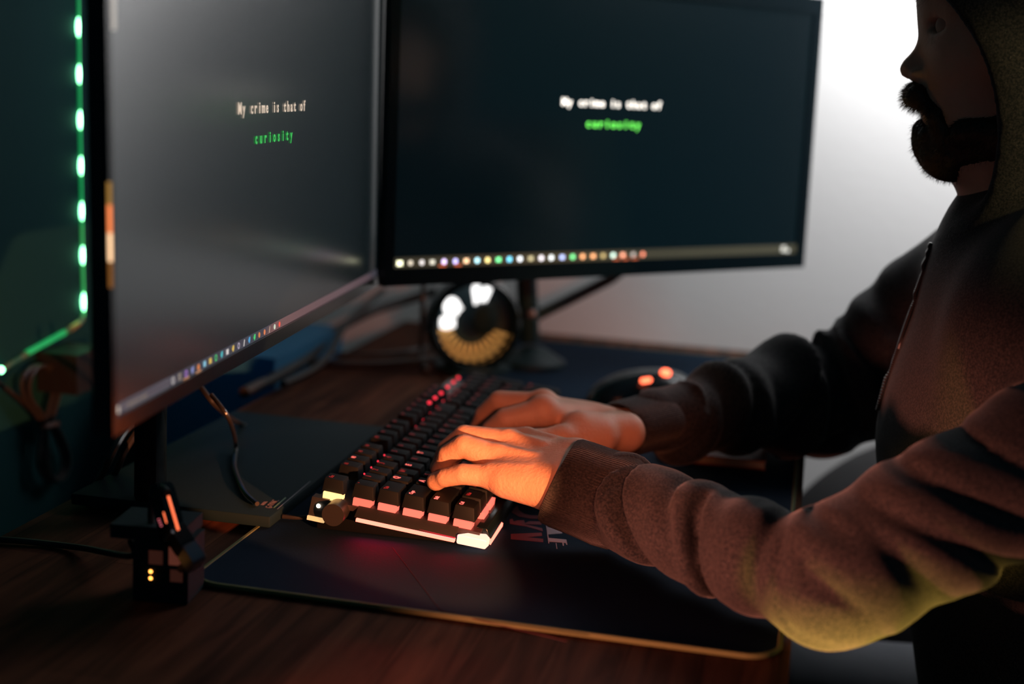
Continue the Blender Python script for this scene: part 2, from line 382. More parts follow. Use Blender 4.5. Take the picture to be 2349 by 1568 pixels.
u = uv(FL, 289, 931)[0]; icon(monL, FL, u, vb+.0003, .0013, 'ring', (.6, .5, .5), .35, lift=.0008, label='search lens')
u0, u1 = uv(FL, 283, 935)[0], uv(FL, 394, 876)[0]
screen_bm(monL, FL, box(u0, u1, .0100, .0161, 0, .0001), 'search_box', emis('search_box', (.42, .40, .50), .13), .00045)
a, b = uv(FL, 297, 925)[0], uv(FL, 340, 905)[0]
bm = text_bm('Type here to search', .0030, mono=(b-a)/19, squeeze=.8); bmesh.ops.translate(bm, verts=bm.verts, vec=(a, vb-.0009, 0))
screen_bm(monL, FL, bm, 'screen_text', emis('search_hint_text', (.75, .6, .45), .3), .0008)
for x in (431, 459):
    y = 873-(x-401)*.515; u = uv(FL, x, y)[0]; screen_bm(monL, FL, box(u-.005, u+.005, .0100, .0104, 0, .0001), 'icon_underline', emis('underline', (1, .45, .2), .8))
u = uv(FL, 264, 15); screen_bm(monL, FL, box(u[0]-.004, u[0]+.003, u[1]-.012, u[1]+.01, 0, .0001), 'desktop_icon', emis('desktop_icon_glow', (1, .9, .8), .35))
pxR = [918, 943, 969, 993, 1020, 1046, 1071, 1096, 1120, 1145, 1170, 1194, 1219, 1243, 1266, 1291, 1315, 1338, 1362, 1385, 1408, 1430, 1454, 1476]
colR = [(1, 1, .65), (.8, .7, .55), Wt, (.9, .85, .7), (.78, .62, 1), (.55, .5, .95), (1, .62, .35), (.5, .9, 1), (1, .8, .3), (.2, .95, .35), (.2, .75, 1), (.9, .95, 1), (.8, .7, .4), (.9, .85, .9), (.9, .95, .95), (.5, .6, 1), (.2, .85, .3), (1, .45, .2), (1, .45, .2), (.8, .6, .25), (.75, 1, .85), (1, .4, .25), (.65, .55, .5), (.85, .25, .15)]
for k, (x, c) in enumerate(zip(pxR, colR)):
    y = 604-(x-918)*.0375; u, v = uv(FR, x, y)
    icon(monR, FR, u, v, .0024 if k else .003, 'disc' if k % 3 else 'square', c, 2.6 if k not in (1, 2, 3, 12, 19, 22) else 1.4)
for x in (1016, 1052, 1415, 1436, 1458):
    u, v = uv(FR, x, 604-(x-918)*.0375+9); screen_bm(monR, FR, box(u-.004, u+.004, v-.0008, v+.0005, 0, .0001), 'icon_underline', emis('underlineR', (1, .2, .08), .9))
u, v = uv(FR, 1799, 571); icon(monR, FR, u, v, .0032, 'bars', (1, .98, .9), 1.7)
u, v = uv(FR, 1808, 575); icon(monR, FR, u, v, .002, 'square', (1, .98, .9), 1.2)
# amber reflection on the slanted monitor's near edge, put in as glowing tube pieces
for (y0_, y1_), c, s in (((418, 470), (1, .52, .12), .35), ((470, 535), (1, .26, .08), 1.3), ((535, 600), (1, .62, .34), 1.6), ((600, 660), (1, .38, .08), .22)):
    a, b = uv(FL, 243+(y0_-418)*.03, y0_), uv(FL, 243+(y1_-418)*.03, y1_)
    obj('edge_glint', tube([FL@Vector((0, a[1], .0005)), FL@Vector((0, b[1], .0005))], .0011, 8), emis('amber_edge_glint', c, s), monL, smooth=True)
# stands
st = obj('stand_neck', box(-.010, .010, -.010, .010, 0, .30, Matrix.Translation((-.475, .955, .012))), M_gloss, monL, bevel=.004)
obj('stand_arm', box(-.475, -.395, .94, .985, .20, .25), M_matte, monL, bevel=.006)
bs = onz(622, 1184, .012)
bm = bmesh.new(); prism([(bs[0], bs[1]-.002), (bs[0]-.004, 1.24), (bs[0]-.155, 1.24), (bs[0]-.160, .945)], .009, Matrix.Translation((0, 0, .0034)), bm)
obj('stand_base', bm, M_matte, monL, bevel=.0015)
# sticker on the corner of the stand base
zt = .0126
def flat_text(s, p0, p1, cap, m, nm, parent, squeeze=1., z=zt):
    A, B = onz(*p0, z), onz(*p1, z); dx = Vector(B-A); L = dx.length; dx.normalize(); dy = Vector((0, 0, 1)).cross(dx)
    bm = text_bm(s, cap/.7, depth=.0002); xs = [v.co.x for v in bm.verts]; k = L/max(xs)
    for v in bm.verts: v.co.x *= k
    return obj(nm, bm, m, parent, M=frame(A, dx, dy))
M_st = mat('grey_sticker_print', (.20, .15, .17), .7)
flat_text('G-SYNC', (622, 1165), (641, 1147), .0055, M_st, 'sticker_text', monL)
flat_text('NVIDIA', (605, 1158), (614, 1150), .0028, M_st, 'sticker_text', monL)
A, B = onz(628, 1164, zt), onz(655, 1141, zt); obj('sticker_stripe', tube([A, B], .0006, 4), mat('green_stripe', (.05, .12, .05), .6), monL)
A, B = onz(636, 1167, zt), onz(712, 1103, zt); obj('sticker_stripe', tube([A, B], .0003, 4), mat('grey_stripe', (.12, .11, .14), .5), monL)
# right monitor stand
pn = Vector(PR)+Vector((.68, .7332, 0)).normalized()*.30+Vector((-.733, .68, 0))*.035
bR = at(1225, 775, 1.66)
obj('stand_neck', tube([at(1208, 560, 1.62), at(1208, 650, 1.62), at(1214, 780, 1.63)], .0125, 12), M_black, monR, smooth=True)
pb = at(1222, 790, 1.63); prf = [(0, 0), (.040, 0), (.040, .006), (.030, .012), (.014, .022), (0, .024)]
obj('stand_base', lathe(prf, 28, M=Matrix.Translation((pb[0], pb[1], .0036))), M_black, monR, smooth=True)
obj('stand_knob', lathe([(0, 0), (.005, 0), (.005, .01), (0, .011)], 14, M=frame(at(1222, 718, 1.605), (1, 0, 0), (0, 0, 1))), M_steel, monR, smooth=True)
obj('stand_tie', tube([at(1218, 730, 1.64), at(1300, 690, 1.66), at(1400, 640, 1.68), at(1440, 610, 1.68)], .0065, 10), M_black, monR, smooth=True)
# ------------------------------------------------------------------ keyboard
KY0, KX1, KL, KD = .957, -.2165, .448, .128
yaw = math.radians(2.2)
# local keyboard frame: x = along the rows (away from camera), y = from front lip towards the F keys, z up
KF = frame((KX1, KY0, .0036), (-math.sin(yaw), math.cos(yaw), 0), (-math.cos(yaw), -math.sin(yaw), 0))
TILT = math.radians(6.0)
KT = KF@Matrix.Rotation(TILT, 4, 'X')      # tilted deck frame
kb = thing('keyboard', 'black mechanical keyboard with red backlight and glowing rim under both hands', 'keyboard', (KX1-.06, KY0+.2, .0036))
E_pink = emis('underglow_light', (1, .22, .15), 2.6); E_warm = emis('corner_light', (1, .55, .42), 1.6)
E_key = emis('lit_red_legend', (1, .16, .13), 1.5); E_dim = emis('dim_red_legend', (.8, .05, .06), .10); E_dot = emis('red_key_light', (1, .03, .06), 1.6)
E_sw = emis('red_switch_light', (1, .17, .12), 1.3); E_amb = emis('amber_switch_light', (1, .62, .22), 1.9)
M_case = mat('dark_case_plastic', (.003, .004, .005), .8, spec=.1)
# case: deck plate + sloped skirt
bm = bmesh.new()
prism([(0.004, 0), (KD-.002, 0), (KD-.002, .020), (.004, .0075)], KL-.008, Matrix(((0, 0, 1, .004), (1, 0, 0, 0), (0, 1, 0, .001), (0, 0, 0, 1))), bm)
obj('case_bottom', bm, M_case, kb, M=KF, bevel=.001)
obj('deck_plate', box(.002, KL-.002, .004, KD, .0075, .0115), mat('dark_red_tinted_deck', (.05, .035, .036), .35, .4), kb, M=KT, bevel=.001)
# near side skirt: sloped metal face with the light bar under it
bm = bmesh.new()
def quad(bm, *p): return bm.faces.new([bm.verts.new(q) for q in p])
prof = [(-.0060, .0060), (.0030, .0122), (.0105, .0122), (.0105, .006)]
prism(prof, KD-.052, Matrix(((1, 0, 0, 0), (0, 0, 1, .020), (0, 1, 0, 0), (0, 0, 0, 1))), bm)
obj('side_skirt', bm, M_metal, kb, M=KT, bevel=.0004)
obj('side_light_bar', box(-.0075, -.0035, .020, KD-.034, .0036, .0058), E_pink, kb, M=KT, bevel=.0006)
prism_c = [(-.0072, -.003), (.002, -.004), (.009, .0), (.004, .012), (-.0045, .019), (-.0075, .018)]
obj('corner_light', prism([(x, y) for x, y in prism_c], .0065, Matrix.Translation((0, 0, .0030))), E_warm, kb, M=KT, bevel=.001)
bm = bmesh.new(); prism([(.006, -.0045), (.052, -.0048), (.055, -.002), (.012, .001)], .0025, Matrix.Translation((0, 0, .0026)), bm)
obj('front_light_bar', bm, E_pink, kb, M=KT)
bm = bmesh.new(); prism([(-.0045, .003), (.0010, .012), (.009, .012), (.009, .003)], KL-.02, Matrix(((0, 0, 1, .012), (1, 0, 0, 0), (0, 1, 0, 0), (0, 0, 0, 1))), bm)
obj('front_lip', bm, M_gloss, kb, M=KT, bevel=.0008)
# volume roller and the faceted rear corner with its status light
kk = frame((.0, KD-.017, .0065), (0, 1, 0), (0, 0, 1))
obj('volume_roller', lathe([(0, -.006), (.0079, -.006), (.0083, -.0052), (.0083, .010), (0, .010)], 40, M=KT@Matrix.Translation((-.001, KD-.0175, .006))@Matrix.Rotation(-PI/2, 4, 'Y')@Matrix.Scale(-1, 4, (1, 0, 0))), M_metal, kb, smooth=True)
bm = bmesh.new(); vs = [bm.verts.new(q) for q in ((-.004, KD-.009, -.003), (-.004, KD+.003, -.003), (.001, KD-.010, .0125), (.001, KD+.003, .0125), (.010, KD-.010, .0125), (.010, KD+.003, .0125), (.010, KD-.009, -.003), (.010, KD+.003, -.003))]
for f in ((0, 1, 3, 2), (2, 3, 5, 4), (4, 5, 7, 6), (0, 2, 4, 6), (1, 7, 5, 3), (0, 6, 7, 1)): bm.faces.new([vs[i] for i in f])
obj('corner_guard', bm, M_metal, kb, M=KT, bevel=.0008)
obj('status_light', lathe([(0, 0), (.0017, 0), (.0013, .001), (0, .0012)], 10, M=KT@Matrix.Translation((-.0022, KD-.0035, .0075))@Matrix.Rotation(-PI/2, 4, 'Y')), emis('white_status_light', (1, .8, .6), 5), kb)
obj('corner_light_strip', box(-.0055, -.0035, KD-.010, KD+.003, -.0035, -.0005), emis('amber_strip', (1, .6, .25), .9), kb, M=KT)
U = .01905
rows = [
 ('ctrl:1.25 win:1.25 alt:1.25 :6.25 alt:1.25 fn:1.25 menu:1.25 ctrl:1.25 | < v > | 0:2 .'),
 ('shift:2.25 z x c v b n m , . / shift:2.75 | _ ^ _ | 1 2 3 enter:1'),
 ('caps:1.75 a s d f g h j k l ; \' enter:2.25 | _ _ _ | 4 5 6'),
 ('tab:1.5 q w e r t y u i o p [ ] \\:1.5 | del end pgdn | 7 8 9 +'),
 ('` 1 2 3 4 5 6 7 8 9 0 - = back:2 | ins home pgup | num / * -'),
 ('esc _ f1 f2 f3 f4 _:.5 f5 f6 f7 f8 _:.5 f9 f10 f11 f12 | prt scr pau | _ _ _ _'),
]
lit = {'q', 'e', 't', 'a', 'c', 'caps', 'shift', 'ctrl', 'f2'}
seen = set()
def keycap_bm(wd, hgt, dz=.0105):
    bm = bmesh.new(); b = .0009; t = .0028
    lo = [(b, b), (wd-b, b), (wd-b, hgt-b), (b, hgt-b)]; hi = [(t, t+.0004), (wd-t, t+.0004), (wd-t, hgt-t+.0012), (t, hgt-t+.0012)]
    A = [bm.verts.new((x, y, 0)) for x, y in lo]; B = [bm.verts.new((x, y, dz)) for x, y in hi]
    bm.faces.new(A[::-1]); top = bm.faces.new(B)
    for i in range(4): bm.faces.new([A[i], A[(i+1) % 4], B[(i+1) % 4], B[i]])
    bmesh.ops.bevel(bm, geom=list(bm.edges), offset=.0011, segments=2, profile=.6, affect='EDGES')
    return bm
Z_DECK = .0115; CAP0 = .0165
meshes = {}
kx0 = .0045; ky0 = .0085
for r, row in enumerate(rows):
    x = 0; y = ky0+r*U+(.004 if r == 5 else 0); first = True
    for tok in row.split():
        if tok == '|': x += .25; continue
        nm, wd = (tok.rsplit(':', 1)+['1'])[:2] if ':' in tok and tok != ':' else (tok, '1')
        wd = float(wd)
        if nm == '_': x += wd; continue
        hU = 2 if (r, nm) in ((1, 'enter'), (3, '+')) and wd == 1 else 1
        if hU == 2: yy = y-U
        else: yy = y
        if (r, nm) == (1, 'enter') and wd == 1: pass
        key = (wd, hU)
        if key not in meshes:
            b_ = keycap_bm(wd*U, hU*U); me = bpy.data.meshes.new('keycap'); b_.to_mesh(me); b_.free(); me.materials.append(M_keycap)
            for p in me.polygons: p.use_smooth = True
            me.set_sharp_from_angle(angle=.5); meshes[key] = me
        o = bpy.data.objects.new('keycap', meshes[key]); sc.collection.objects.link(o)
        mw = KT@Matrix.Translation((kx0+x*U, yy, CAP0)); o.parent = kb
        o.matrix_parent_inverse = kb.matrix_world.inverted(); o.matrix_world = mw
        bpy.context.view_layer.update() if False else None
        if nm:
            islit = nm in lit and nm not in seen; seen.add(nm)
            size = .0066 if len(nm) == 1 else .0042
            s = nm.upper() if len(nm) == 1 else nm.capitalize()
            tb = text_bm(s, size*1.0, depth=.00015, bold=.00008)
            tm = bpy.data.meshes.new('legend'); tb.to_mesh(tm); tb.free(); tm.materials.append(E_key if islit else E_dim)
            l = bpy.data.objects.new('legend', tm); sc.collection.objects.link(l); l.parent = o
            l.location = (.0045, hU*U-.0075 if len(nm) == 1 else hU*U-.0068, .0107)
        if first or r == 0 and x < 3.5:
            # translucent switch housing glowing under the outer keys
            e = E_amb if r == 5 else (E_sw if r < 4 else emis('dim_switch_light', (1, .2, .14), .9))
            sb = obj('switch_light', box(kx0+x*U-.0012+(0 if first else .004), kx0+x*U+(.010 if first else wd*U-.004), y+.0025-(0 if first else .004), y+U-.003 if first else y+.006, Z_DECK+.0002, CAP0+.0006), e, kb, M=KT, bevel=.0006)
        first = False
        x += wd
# red glimpses of the lights behind and between the far keys
for px_, py_ in ((985, 923), (998, 912), (1012, 901), (1027, 887), (1040, 876), (1051, 866)):
    obj('key_light', lathe([(0, -.0018), (.0021, 0), (0, .0018)], 10, M=Matrix.Translation(onz(px_, py_, .0440))), E_dot, kb, smooth=True)
for k in range(7):
    obj('key_light', lathe([(0, -.0008), (.0007, 0), (0, .0008)], 8, M=KT@Matrix.Translation((.205+k*.0262, ky0+5*U+.0012, .0225))), E_dot, kb, smooth=True)
for k in range(4):
    obj('key_light', lathe([(0, -.0009), (.0008, 0), (0, .0009)], 8, M=KT@Matrix.Translation((.0425+k*.019, ky0+5*U+.001, .024))), E_dot, kb, smooth=True)
obj('case_foot', box(.02, .05, KD-.02, KD-.008, -.0005, .005), M_rubber, kb, M=KF)

# ------------------------------------------------------------------ mouse
mp = onz(1478, 925, .0036); mp[1] = 1.47; mp = at(1478, 905, 1.48); mp[2] = .0036
ms = thing('computer_mouse', 'black computer mouse with red glowing logo and wheel beside the keyboard', 'mouse', tuple(mp))
bm = bmesh.new(); bmesh.ops.create_uvsphere(bm, u_segments=32, v_segments=20, radius=1)
for v in bm.verts:
    x, y, z = v.co; sgn = lambda a, p: math.copysign(abs(a)**p, a)
    hump = 1+.18*x
    v.co = (sgn(x, .85)*.063, sgn(y, .8)*.033*(1-.12*(1-x*x)), max(z, -.02)*.038*hump)
MM = frame(tuple(mp), (.93, .36, 0), (-.36, .93, 0))
obj('shell', bm, M_gloss, ms, smooth=True, M=MM)
E_mr = emis('red_mouse_light', (1, .14, .06), 4.5)
obj('side_panel', tube([MM@Vector((x, -.0305+.012*abs(x/.06)**2, .016)) for x in np.linspace(.0, .05, 8)], .006, 8), mat('grey_side_grip', (.4, .42, .46), .5), ms, smooth=True)
pL = at(1482, 872, 1.452); pW = at(1527, 855, 1.475)
bm = bmesh.new()
for k in (-1, 0, 1): bmesh.ops.create_icosphere(bm, subdivisions=2, radius=.0028, matrix=Matrix.Translation(pL+np.array([k*.0032, 0, k*.0008])))
obj('logo_light', bm, E_mr, ms, smooth=True)
bm = bmesh.new(); bmesh.ops.create_icosphere(bm, subdivisions=2, radius=.005, matrix=Matrix.Translation(pW)@Matrix.Diagonal((1.2, 1, .9, 1)))
obj('scroll_wheel', bm, E_mr, ms, smooth=True)

# ------------------------------------------------------------------ small desk fan under the far monitor
fc = at(1085, 742, 1.575)
fan = thing('desk_fan', 'small round black desk fan with white lit petals and golden fins under monitor', 'fan', (fc[0], fc[1], .0))
ax = Vector((.50, -.86, .10)).normalized()
FM = frame(tuple(fc), Vector((0, 0, 1)).cross(ax).normalized(), Vector((0, 0, 1)))   # x right, y up, z towards viewer
FM = frame(tuple(fc), Vector((.86, .50, 0)), Vector((0, 0, 1))-ax*ax.z)
ro = .0545
obj('ring_housing', lathe([(ro-.008, -.014), (ro, -.014), (ro+.001, 0), (ro, .014), (ro-.004, .017), (ro-.009, .014), (ro-.008, -.014)], 48, M=FM), M_gloss, fan, smooth=True)
obj('back_shell', lathe([(0, -.026), (.03, -.024), (ro-.006, -.012), (ro-.007, -.010), (.028, -.020), (0, -.022)], 40, M=FM), M_black, fan, smooth=True)
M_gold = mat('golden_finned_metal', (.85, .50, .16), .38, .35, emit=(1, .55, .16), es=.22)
M_petal = mat('white_lit_petal', (.85, .85, .85), .4, emit=(1, 1, 1), es=1.1)
# golden fins: lower arc
for k in range(12):
    a = math.radians(196+k*13.2)
    pts = [(.024, -.0014), (.0445, -.0030), (.0452, .0030), (.024, .0014)]
    bm = prism(pts, .0025); bmesh.ops.transform(bm, matrix=Matrix.Rotation(.5, 4, 'X'), verts=bm.verts)
    obj('fin', bm, M_gold, fan, M=FM@Matrix.Rotation(a, 4, 'Z')@Matrix.Translation((0, 0, -.006)), bevel=.0005)
def petal(a, L, wd, lobes):
    bm = bmesh.new(); n = 14; c = bm.verts.new((.014, 0, .002)); ring = []
    for k in range(n+1):
        t = k/n; th = (t-.5)*2; r = L*(1-.10*abs(math.sin(t*PI*lobes))*0-.25*abs(th)**3)
        ring.append(bm.verts.new((r*math.cos(th*wd)+.0, r*math.sin(th*wd), -.004*math.cos(t*PI*2*lobes))))
    inner = [bm.verts.new((.022*math.cos((k/n-.5)*2*wd*.8), .022*math.sin((k/n-.5)*2*wd*.8), .003)) for k in range(n+1)]
    for k in range(n): bm.faces.new([inner[k], ring[k], ring[k+1], inner[k+1]])
    bm.verts.remove(c)
    bmesh.ops.solidify(bm, geom=list(bm.faces), thickness=.0012)
    return bm
obj('petal', petal(0, .049, .15, 1), M_petal, fan, M=FM@Matrix.Rotation(math.radians(66), 4, 'Z'), smooth=True)
obj('petal', petal(0, .051, .13, 1), M_petal, fan, M=FM@Matrix.Rotation(math.radians(84), 4, 'Z'), smooth=True)
obj('petal', petal(0, .043, .34, 2), M_petal, fan, M=FM@Matrix.Rotation(math.radians(142), 4, 'Z'), smooth=True)
obj('petal', petal(0, .041, .26, 1), M_petal, fan, M=FM@Matrix.Rotation(math.radians(178), 4, 'Z'), smooth=True)
obj('hub', lathe([(0, .014), (.010, .014), (.0145, .011), (.016, .002), (.015, -.012), (0, -.012)], 32, M=FM@Matrix.Translation((.011, .006, .004))@Matrix.Diagonal((1, 1.25, 1, 1))), M_matte, fan, smooth=True)
obj('foot', lathe([(0, 0), (.045, 0), (.045, .004), (.02, .008), (0, .008)], 32, M=Matrix.Translation((fc[0], fc[1]+.01, .0034))), M_black, fan, smooth=True)
obj('stem', tube([(fc[0], fc[1]+.018, .008), (fc[0], fc[1]+.018, fc[2]-.03)], .006, 10), M_black, fan, smooth=True)

# ------------------------------------------------------------------ fitness tracker on its box, near left
def place_px(px, py, Y): return Vector(at(px, py, Y))
gY = .790
g0 = place_px(357, 1345, gY)
cube = thing('hub_box', 'small black plug box with amber windows and two orange lights at desk front left', 'box', (g0.x, g0.y+.015, 0))
GM = frame((g0.x-.014, g0.y, 0), (1, .12, 0), (-.12, 1, 0))
obj('body', box(-.002, .034, .001, .034, .0005, .040), M_matte, cube, M=GM, bevel=.003)
obj('top_flange', box(-.018, .030, .004, .042, .0395, .0485), M_matte, cube, M=GM, bevel=.003)
M_win = mat('amber_sheen_window', (.30, .13, .08), .5, emit=(1, .28, .18), es=.022)  # light reflected by the window, put in as faint emission
obj('window', box(.0085, .0175, .0004, .0013, .024, .0345), M_win, cube, M=GM, bevel=.0003)
obj('window', box(.0215, .0305, .0004, .0013, .026, .0375), mat('amber_bright_sheen_window', (.62, .22, .12), .5, emit=(1, .26, .16), es=.075), cube, M=GM, bevel=.0003)  # stronger reflected light, put into colour and emission
obj('window', box(.0225, .0305, .0004, .0013, .015, .0235), M_win, cube, M=GM, bevel=.0003)
obj('seam', box(.008, .033, .0002, .0012, .0232, .0255), M_black, cube, M=GM)
for z in (.0205, .0160): obj('indicator_light', lathe([(0, 0), (.0012, 0), (.0008, .0006), (0, .0008)], 10, M=GM@Matrix.Translation((.0098, .0006, z))@Matrix.Rotation(PI/2, 4, 'X')), emis('orange_indicator', (1, .36, .06), 5), cube)
# power lead of the box
obj('power_lead', tube(catmull([(g0.x-.030, g0.y+.025, .030), tuple(at(300, 1275, gY+.02)), tuple(onz(180, 1255, .004)), tuple(onz(20, 1238, .003)), tuple(onz(-120, 1235, .003))], 8), .0022, 8), M_rubber, cube, smooth=True)
# strap gadget leaning over the box
wt = thing('wrist_gadget', 'small black wrist gadget with orange lit edge leaning above the plug box', 'wristband', tuple(place_px(400, 1300, gY)))
a_ = place_px(372, 1128, gY+.008); b_ = place_px(400, 1240, gY); xx = (b_-a_).normalized()
side = Vector((.70, -.55, .30)); side = (side-xx*side.dot(xx)).normalized()
WM = frame(tuple(a_), xx, side)   # x down the body, y towards the right face, z normal
LB = (b_-a_).length
def slab(x0, x1, hw, th, r):
    pts = rrect(x0, x1, -hw, hw, r, 6); return prism(pts, th)
obj('body', slab(-.006, LB+.003, .0085, .010, .008), M_gloss, wt, M=WM@Matrix.Translation((0, 0, -.005)), bevel=.0015)
def seg_on(name, p0, p1, r, m, Y0, Y1):
    return obj(name, tube([at(*p0, Y0), at(*p1, Y1)], r, 8), m, wt, smooth=True)
E_or = emis('orange_edge_light', (1, .17, .06), 1.5)
seg_on('light_edge', (386, 1137), (409, 1215), .0008, E_or, gY-.012, gY-.018)
seg_on('light_slot', (375, 1174), (382, 1199), .0004, E_or, gY-.014, gY-.016)
for k in range(4): seg_on('contact_pin', (362+k*2, 1191+k*5), (366+k*2, 1190+k*5), .0003, emis('contact_pin_glow', (1, .2, .25), .7), gY-.014, gY-.014)
seg_on('metal_clip', (378, 1238), (396, 1219), .0011, M_steel, gY-.010, gY-.014)
q0, q1 = place_px(404, 1222, gY-.004), place_px(452, 1296, gY-.010)
xx2 = (q1-q0).normalized(); s2 = Vector((.6, -.6, .5)); s2 = (s2-xx2*s2.dot(xx2)).normalized()
WB = frame(tuple(q0), xx2, s2); LQ = (q1-q0).length
obj('strap_block', slab(-.003, LQ*.5, .0080, .010, .003), M_matte, wt, M=WB@Matrix.Translation((0, 0, -.005)), bevel=.0012)
obj('buckle', slab(LQ*.45, LQ*1.02, .0088, .009, .003), mat('slate_metal_buckle', (.16, .20, .25), .38, .5), wt, M=WB@Matrix.Translation((0, 0, -.0045)), bevel=.0022)
obj('strap_loop', tube(catmull([place_px(352, 1235, gY+.012), place_px(346, 1180, gY+.014), place_px(352, 1132, gY+.012), place_px(370, 1118, gY+.004), place_px(385, 1130, gY-.004)], 6), .0022, 8), M_rubber, wt, smooth=True)
obj('strap_end', tube(catmull([place_px(352, 1235, gY+.012), place_px(375, 1275, gY+.014), place_px(400, 1300, gY+.012), place_px(425, 1300, gY+.002), place_px(440, 1288, gY-.004)], 6), .0032, 8), M_rubber, wt, smooth=True)

# ------------------------------------------------------------------ green light strip on the left wall
ledm = thing('light_strip', 'green LED light strip running down the dark left wall and turning', 'light strip', (-.748, 1.34, .2))
XW = -.7485
path = [onx(180, -140, XW), onx(182, 60, XW), onx(184, 270, XW), onx(188, 480, XW), onx(190, 600, XW), onx(193, 695, XW), onx(190, 728, XW), onx(176, 745, XW), onx(120, 778, XW), onx(60, 812, XW), onx(0, 850, XW), onx(-60, 880, XW)]
M_tape = mat('clear_green_tape', (.05, .35, .14), .35, emit=(.02, .8, .22), es=.30)
vt = catmull(path, 6)
cut = [p for p in vt if p[2] > path[6][2]-1e-6]
obj('tape', tube(cut, .0019, 8), M_tape, ledm, smooth=True)
obj('tape', tube(catmull([path[6]]+path[7:], 6), .0028, 8), mat('dim_green_tape', (.10, .10, .05), .3, emit=(.02, .8, .25), es=.03), ledm, smooth=True)
obj('tape_connector', tube([onx(178, 743, XW), onx(160, 755, XW)], .0034, 8), mat('brass_connector', (.45, .28, .10), .3, .6), ledm, smooth=True)
obj('lit_tape', tube([onx(148, 762, XW+.001), onx(62, 809, XW+.001)], .0030, 8), emis('green_tape_light', (.02, .75, .20), .38), ledm, smooth=True)
E_led = emis('green_led', (.28, 1, .48), 7)
for y in (-42, 62, 170, 275, 380, 484, 585, 692):
    x = 180+max(0, y-60)*.0195
    c = onx(x, y, XW+.002)
    bm = bmesh.new(); bmesh.ops.create_uvsphere(bm, u_segments=10, v_segments=10, radius=1, matrix=Matrix.Translation(c)@Matrix.Diagonal((.0024, .0024, .0098, 1)))
    obj('led', bm, E_led, ledm, smooth=True)
bm = bmesh.new(); bmesh.ops.create_uvsphere(bm, u_segments=8, v_segments=8, radius=.0035, matrix=Matrix.Translation(onx(2, 848, XW+.002))); obj('led', bm, E_led, ledm, smooth=True)

# tied cable bundle hanging on the wall
M_cab = mat('black_cable_sheath', (.03, .026, .024), .28)
cb = thing('cable_bundle', 'looped black cable tied in the middle and hanging at left wall', 'cable', tuple(onx(105, 960, -.735)))
def wp(px, py, X=-.738): return onx(px, py, X)
bm = bmesh.new()
for dx, X in ((0, -.740), (7, -.733), (-7, -.736)):
    tube(catmull([wp(108+dx, 975, X), wp(125+dx, 915, X), wp(132+dx, 870, X), wp(110+dx, 842, X), wp(80+dx, 842, X), wp(60+dx*1.3, 870, X), wp(62+dx, 910, X), wp(85+dx, 945, X), wp(100+dx*.5, 975, X), wp(100+dx, 1010, X), wp(98+dx*1.5, 1060, X), wp(108+dx*1.2, 1090, X), wp(128+dx, 1102, X), wp(148+dx, 1080, X), wp(150+dx, 1040, X), wp(132+dx, 995, X), wp(112+dx*.5, 960, X)], 7), .0024, 8, bm)
obj('loops', bm, M_cab, cb, smooth=True)
obj('cable_tie', tube(catmull([wp(96, 984, -.730), wp(112, 976, -.726), wp(132, 972, -.730)], 5), .0032, 8), mat('brown_tie', (.16, .06, .04), .5), cb, smooth=True)
obj('cable_tail', tube(catmull([wp(-40, 855, -.742), wp(0, 880, -.742), wp(50, 920, -.74), wp(80, 950, -.738), wp(104, 978, -.734)], 6), .0022, 8), M_cab, cb, smooth=True)
# adapter on the wall by the monitor edge
ad = onx(180, 845, -.72)
tag(obj('wall_socket_plug', box(-.748, -.705, ad[1]-.03, ad[1]+.03, ad[2]-.02, ad[2]+.02), mat('dark_brown_plug', (.012, .010, .010), .5), bevel=.005), 'dark brown plug on the left wall beside the hanging cable bundle', 'plug')

# loose cables on the desk
def cable(pts, r, label, m=M_cab, n=8):
    return tag(obj('cable', tube(catmull(pts, n), r, 8), m, smooth=True), label, 'cable')
z0 = .0065
cable([at(455, 880, 1.06), at(500, 935, 1.06), onz(560, 975, .012), onz(640, 992, z0), onz(760, 992, z0), onz(870, 985, z0)], .0022, 'thin black cable curving from under the slanted monitor to the keyboard back')
cable([at(485, 905, 1.02), at(525, 960, 1.01), onz(541, 1020, .020), onz(538, 1070, .0150), onz(560, 1125, .0150), onz(590, 1155, .0150)], .0018, 'thin black cable dropping in front of the monitor stand base', n=8)
cable([onz(648, 1184, .0060), onz(690, 1186, .0060), onz(745, 1180, .0062), onz(790, 1160, .008)], .0017, 'short thin cable with red sheen running into the keyboard corner')
cable([at(1000, 668, 1.72), at(930, 690, 1.70), at(850, 715, 1.66), at(760, 765, 1.60), onz(700, 825, .012), onz(560, 900, .012)], .0060, 'thick black cable sweeping behind the corner where the monitors meet')
cable([at(880, 665, 1.68), at(800, 735, 1.60), onz(740, 830, .012), onz(650, 880, .012)], .0040, 'black cable hanging down close to the inner monitor corner')
cable([onz(690, 828, .006), onz(800, 836, .006), onz(900, 834, .006), onz(1010, 820, .006)], .0045, 'thick black cable lying straight across the wood behind the keyboard')
cable([onz(700, 808, .005), onz(850, 812, .005), onz(960, 800, .005), onz(1000, 792, .005)], .0025, 'thin black cable lying on wood left of the fan')
cable([at(972, 640, 1.52), at(969, 720, 1.52), onz(966, 800, .008), onz(978, 850, .006)], .0030, 'black cable hanging vertically just left of the fan')
cable([at(330, 940, 1.02), at(290, 985, 1.0), at(262, 1030, .98), at(240, 1075, .98), at(215, 1120, 1.02)], .0030, 'black cable under the near end of the slanted monitor, leftmost')
cable([at(360, 930, 1.04), at(325, 975, 1.02), at(290, 1025, 1.0), at(268, 1075, 1.0), at(245, 1120, 1.03)], .0030, 'black cable under the slanted monitor, just right of its twin')
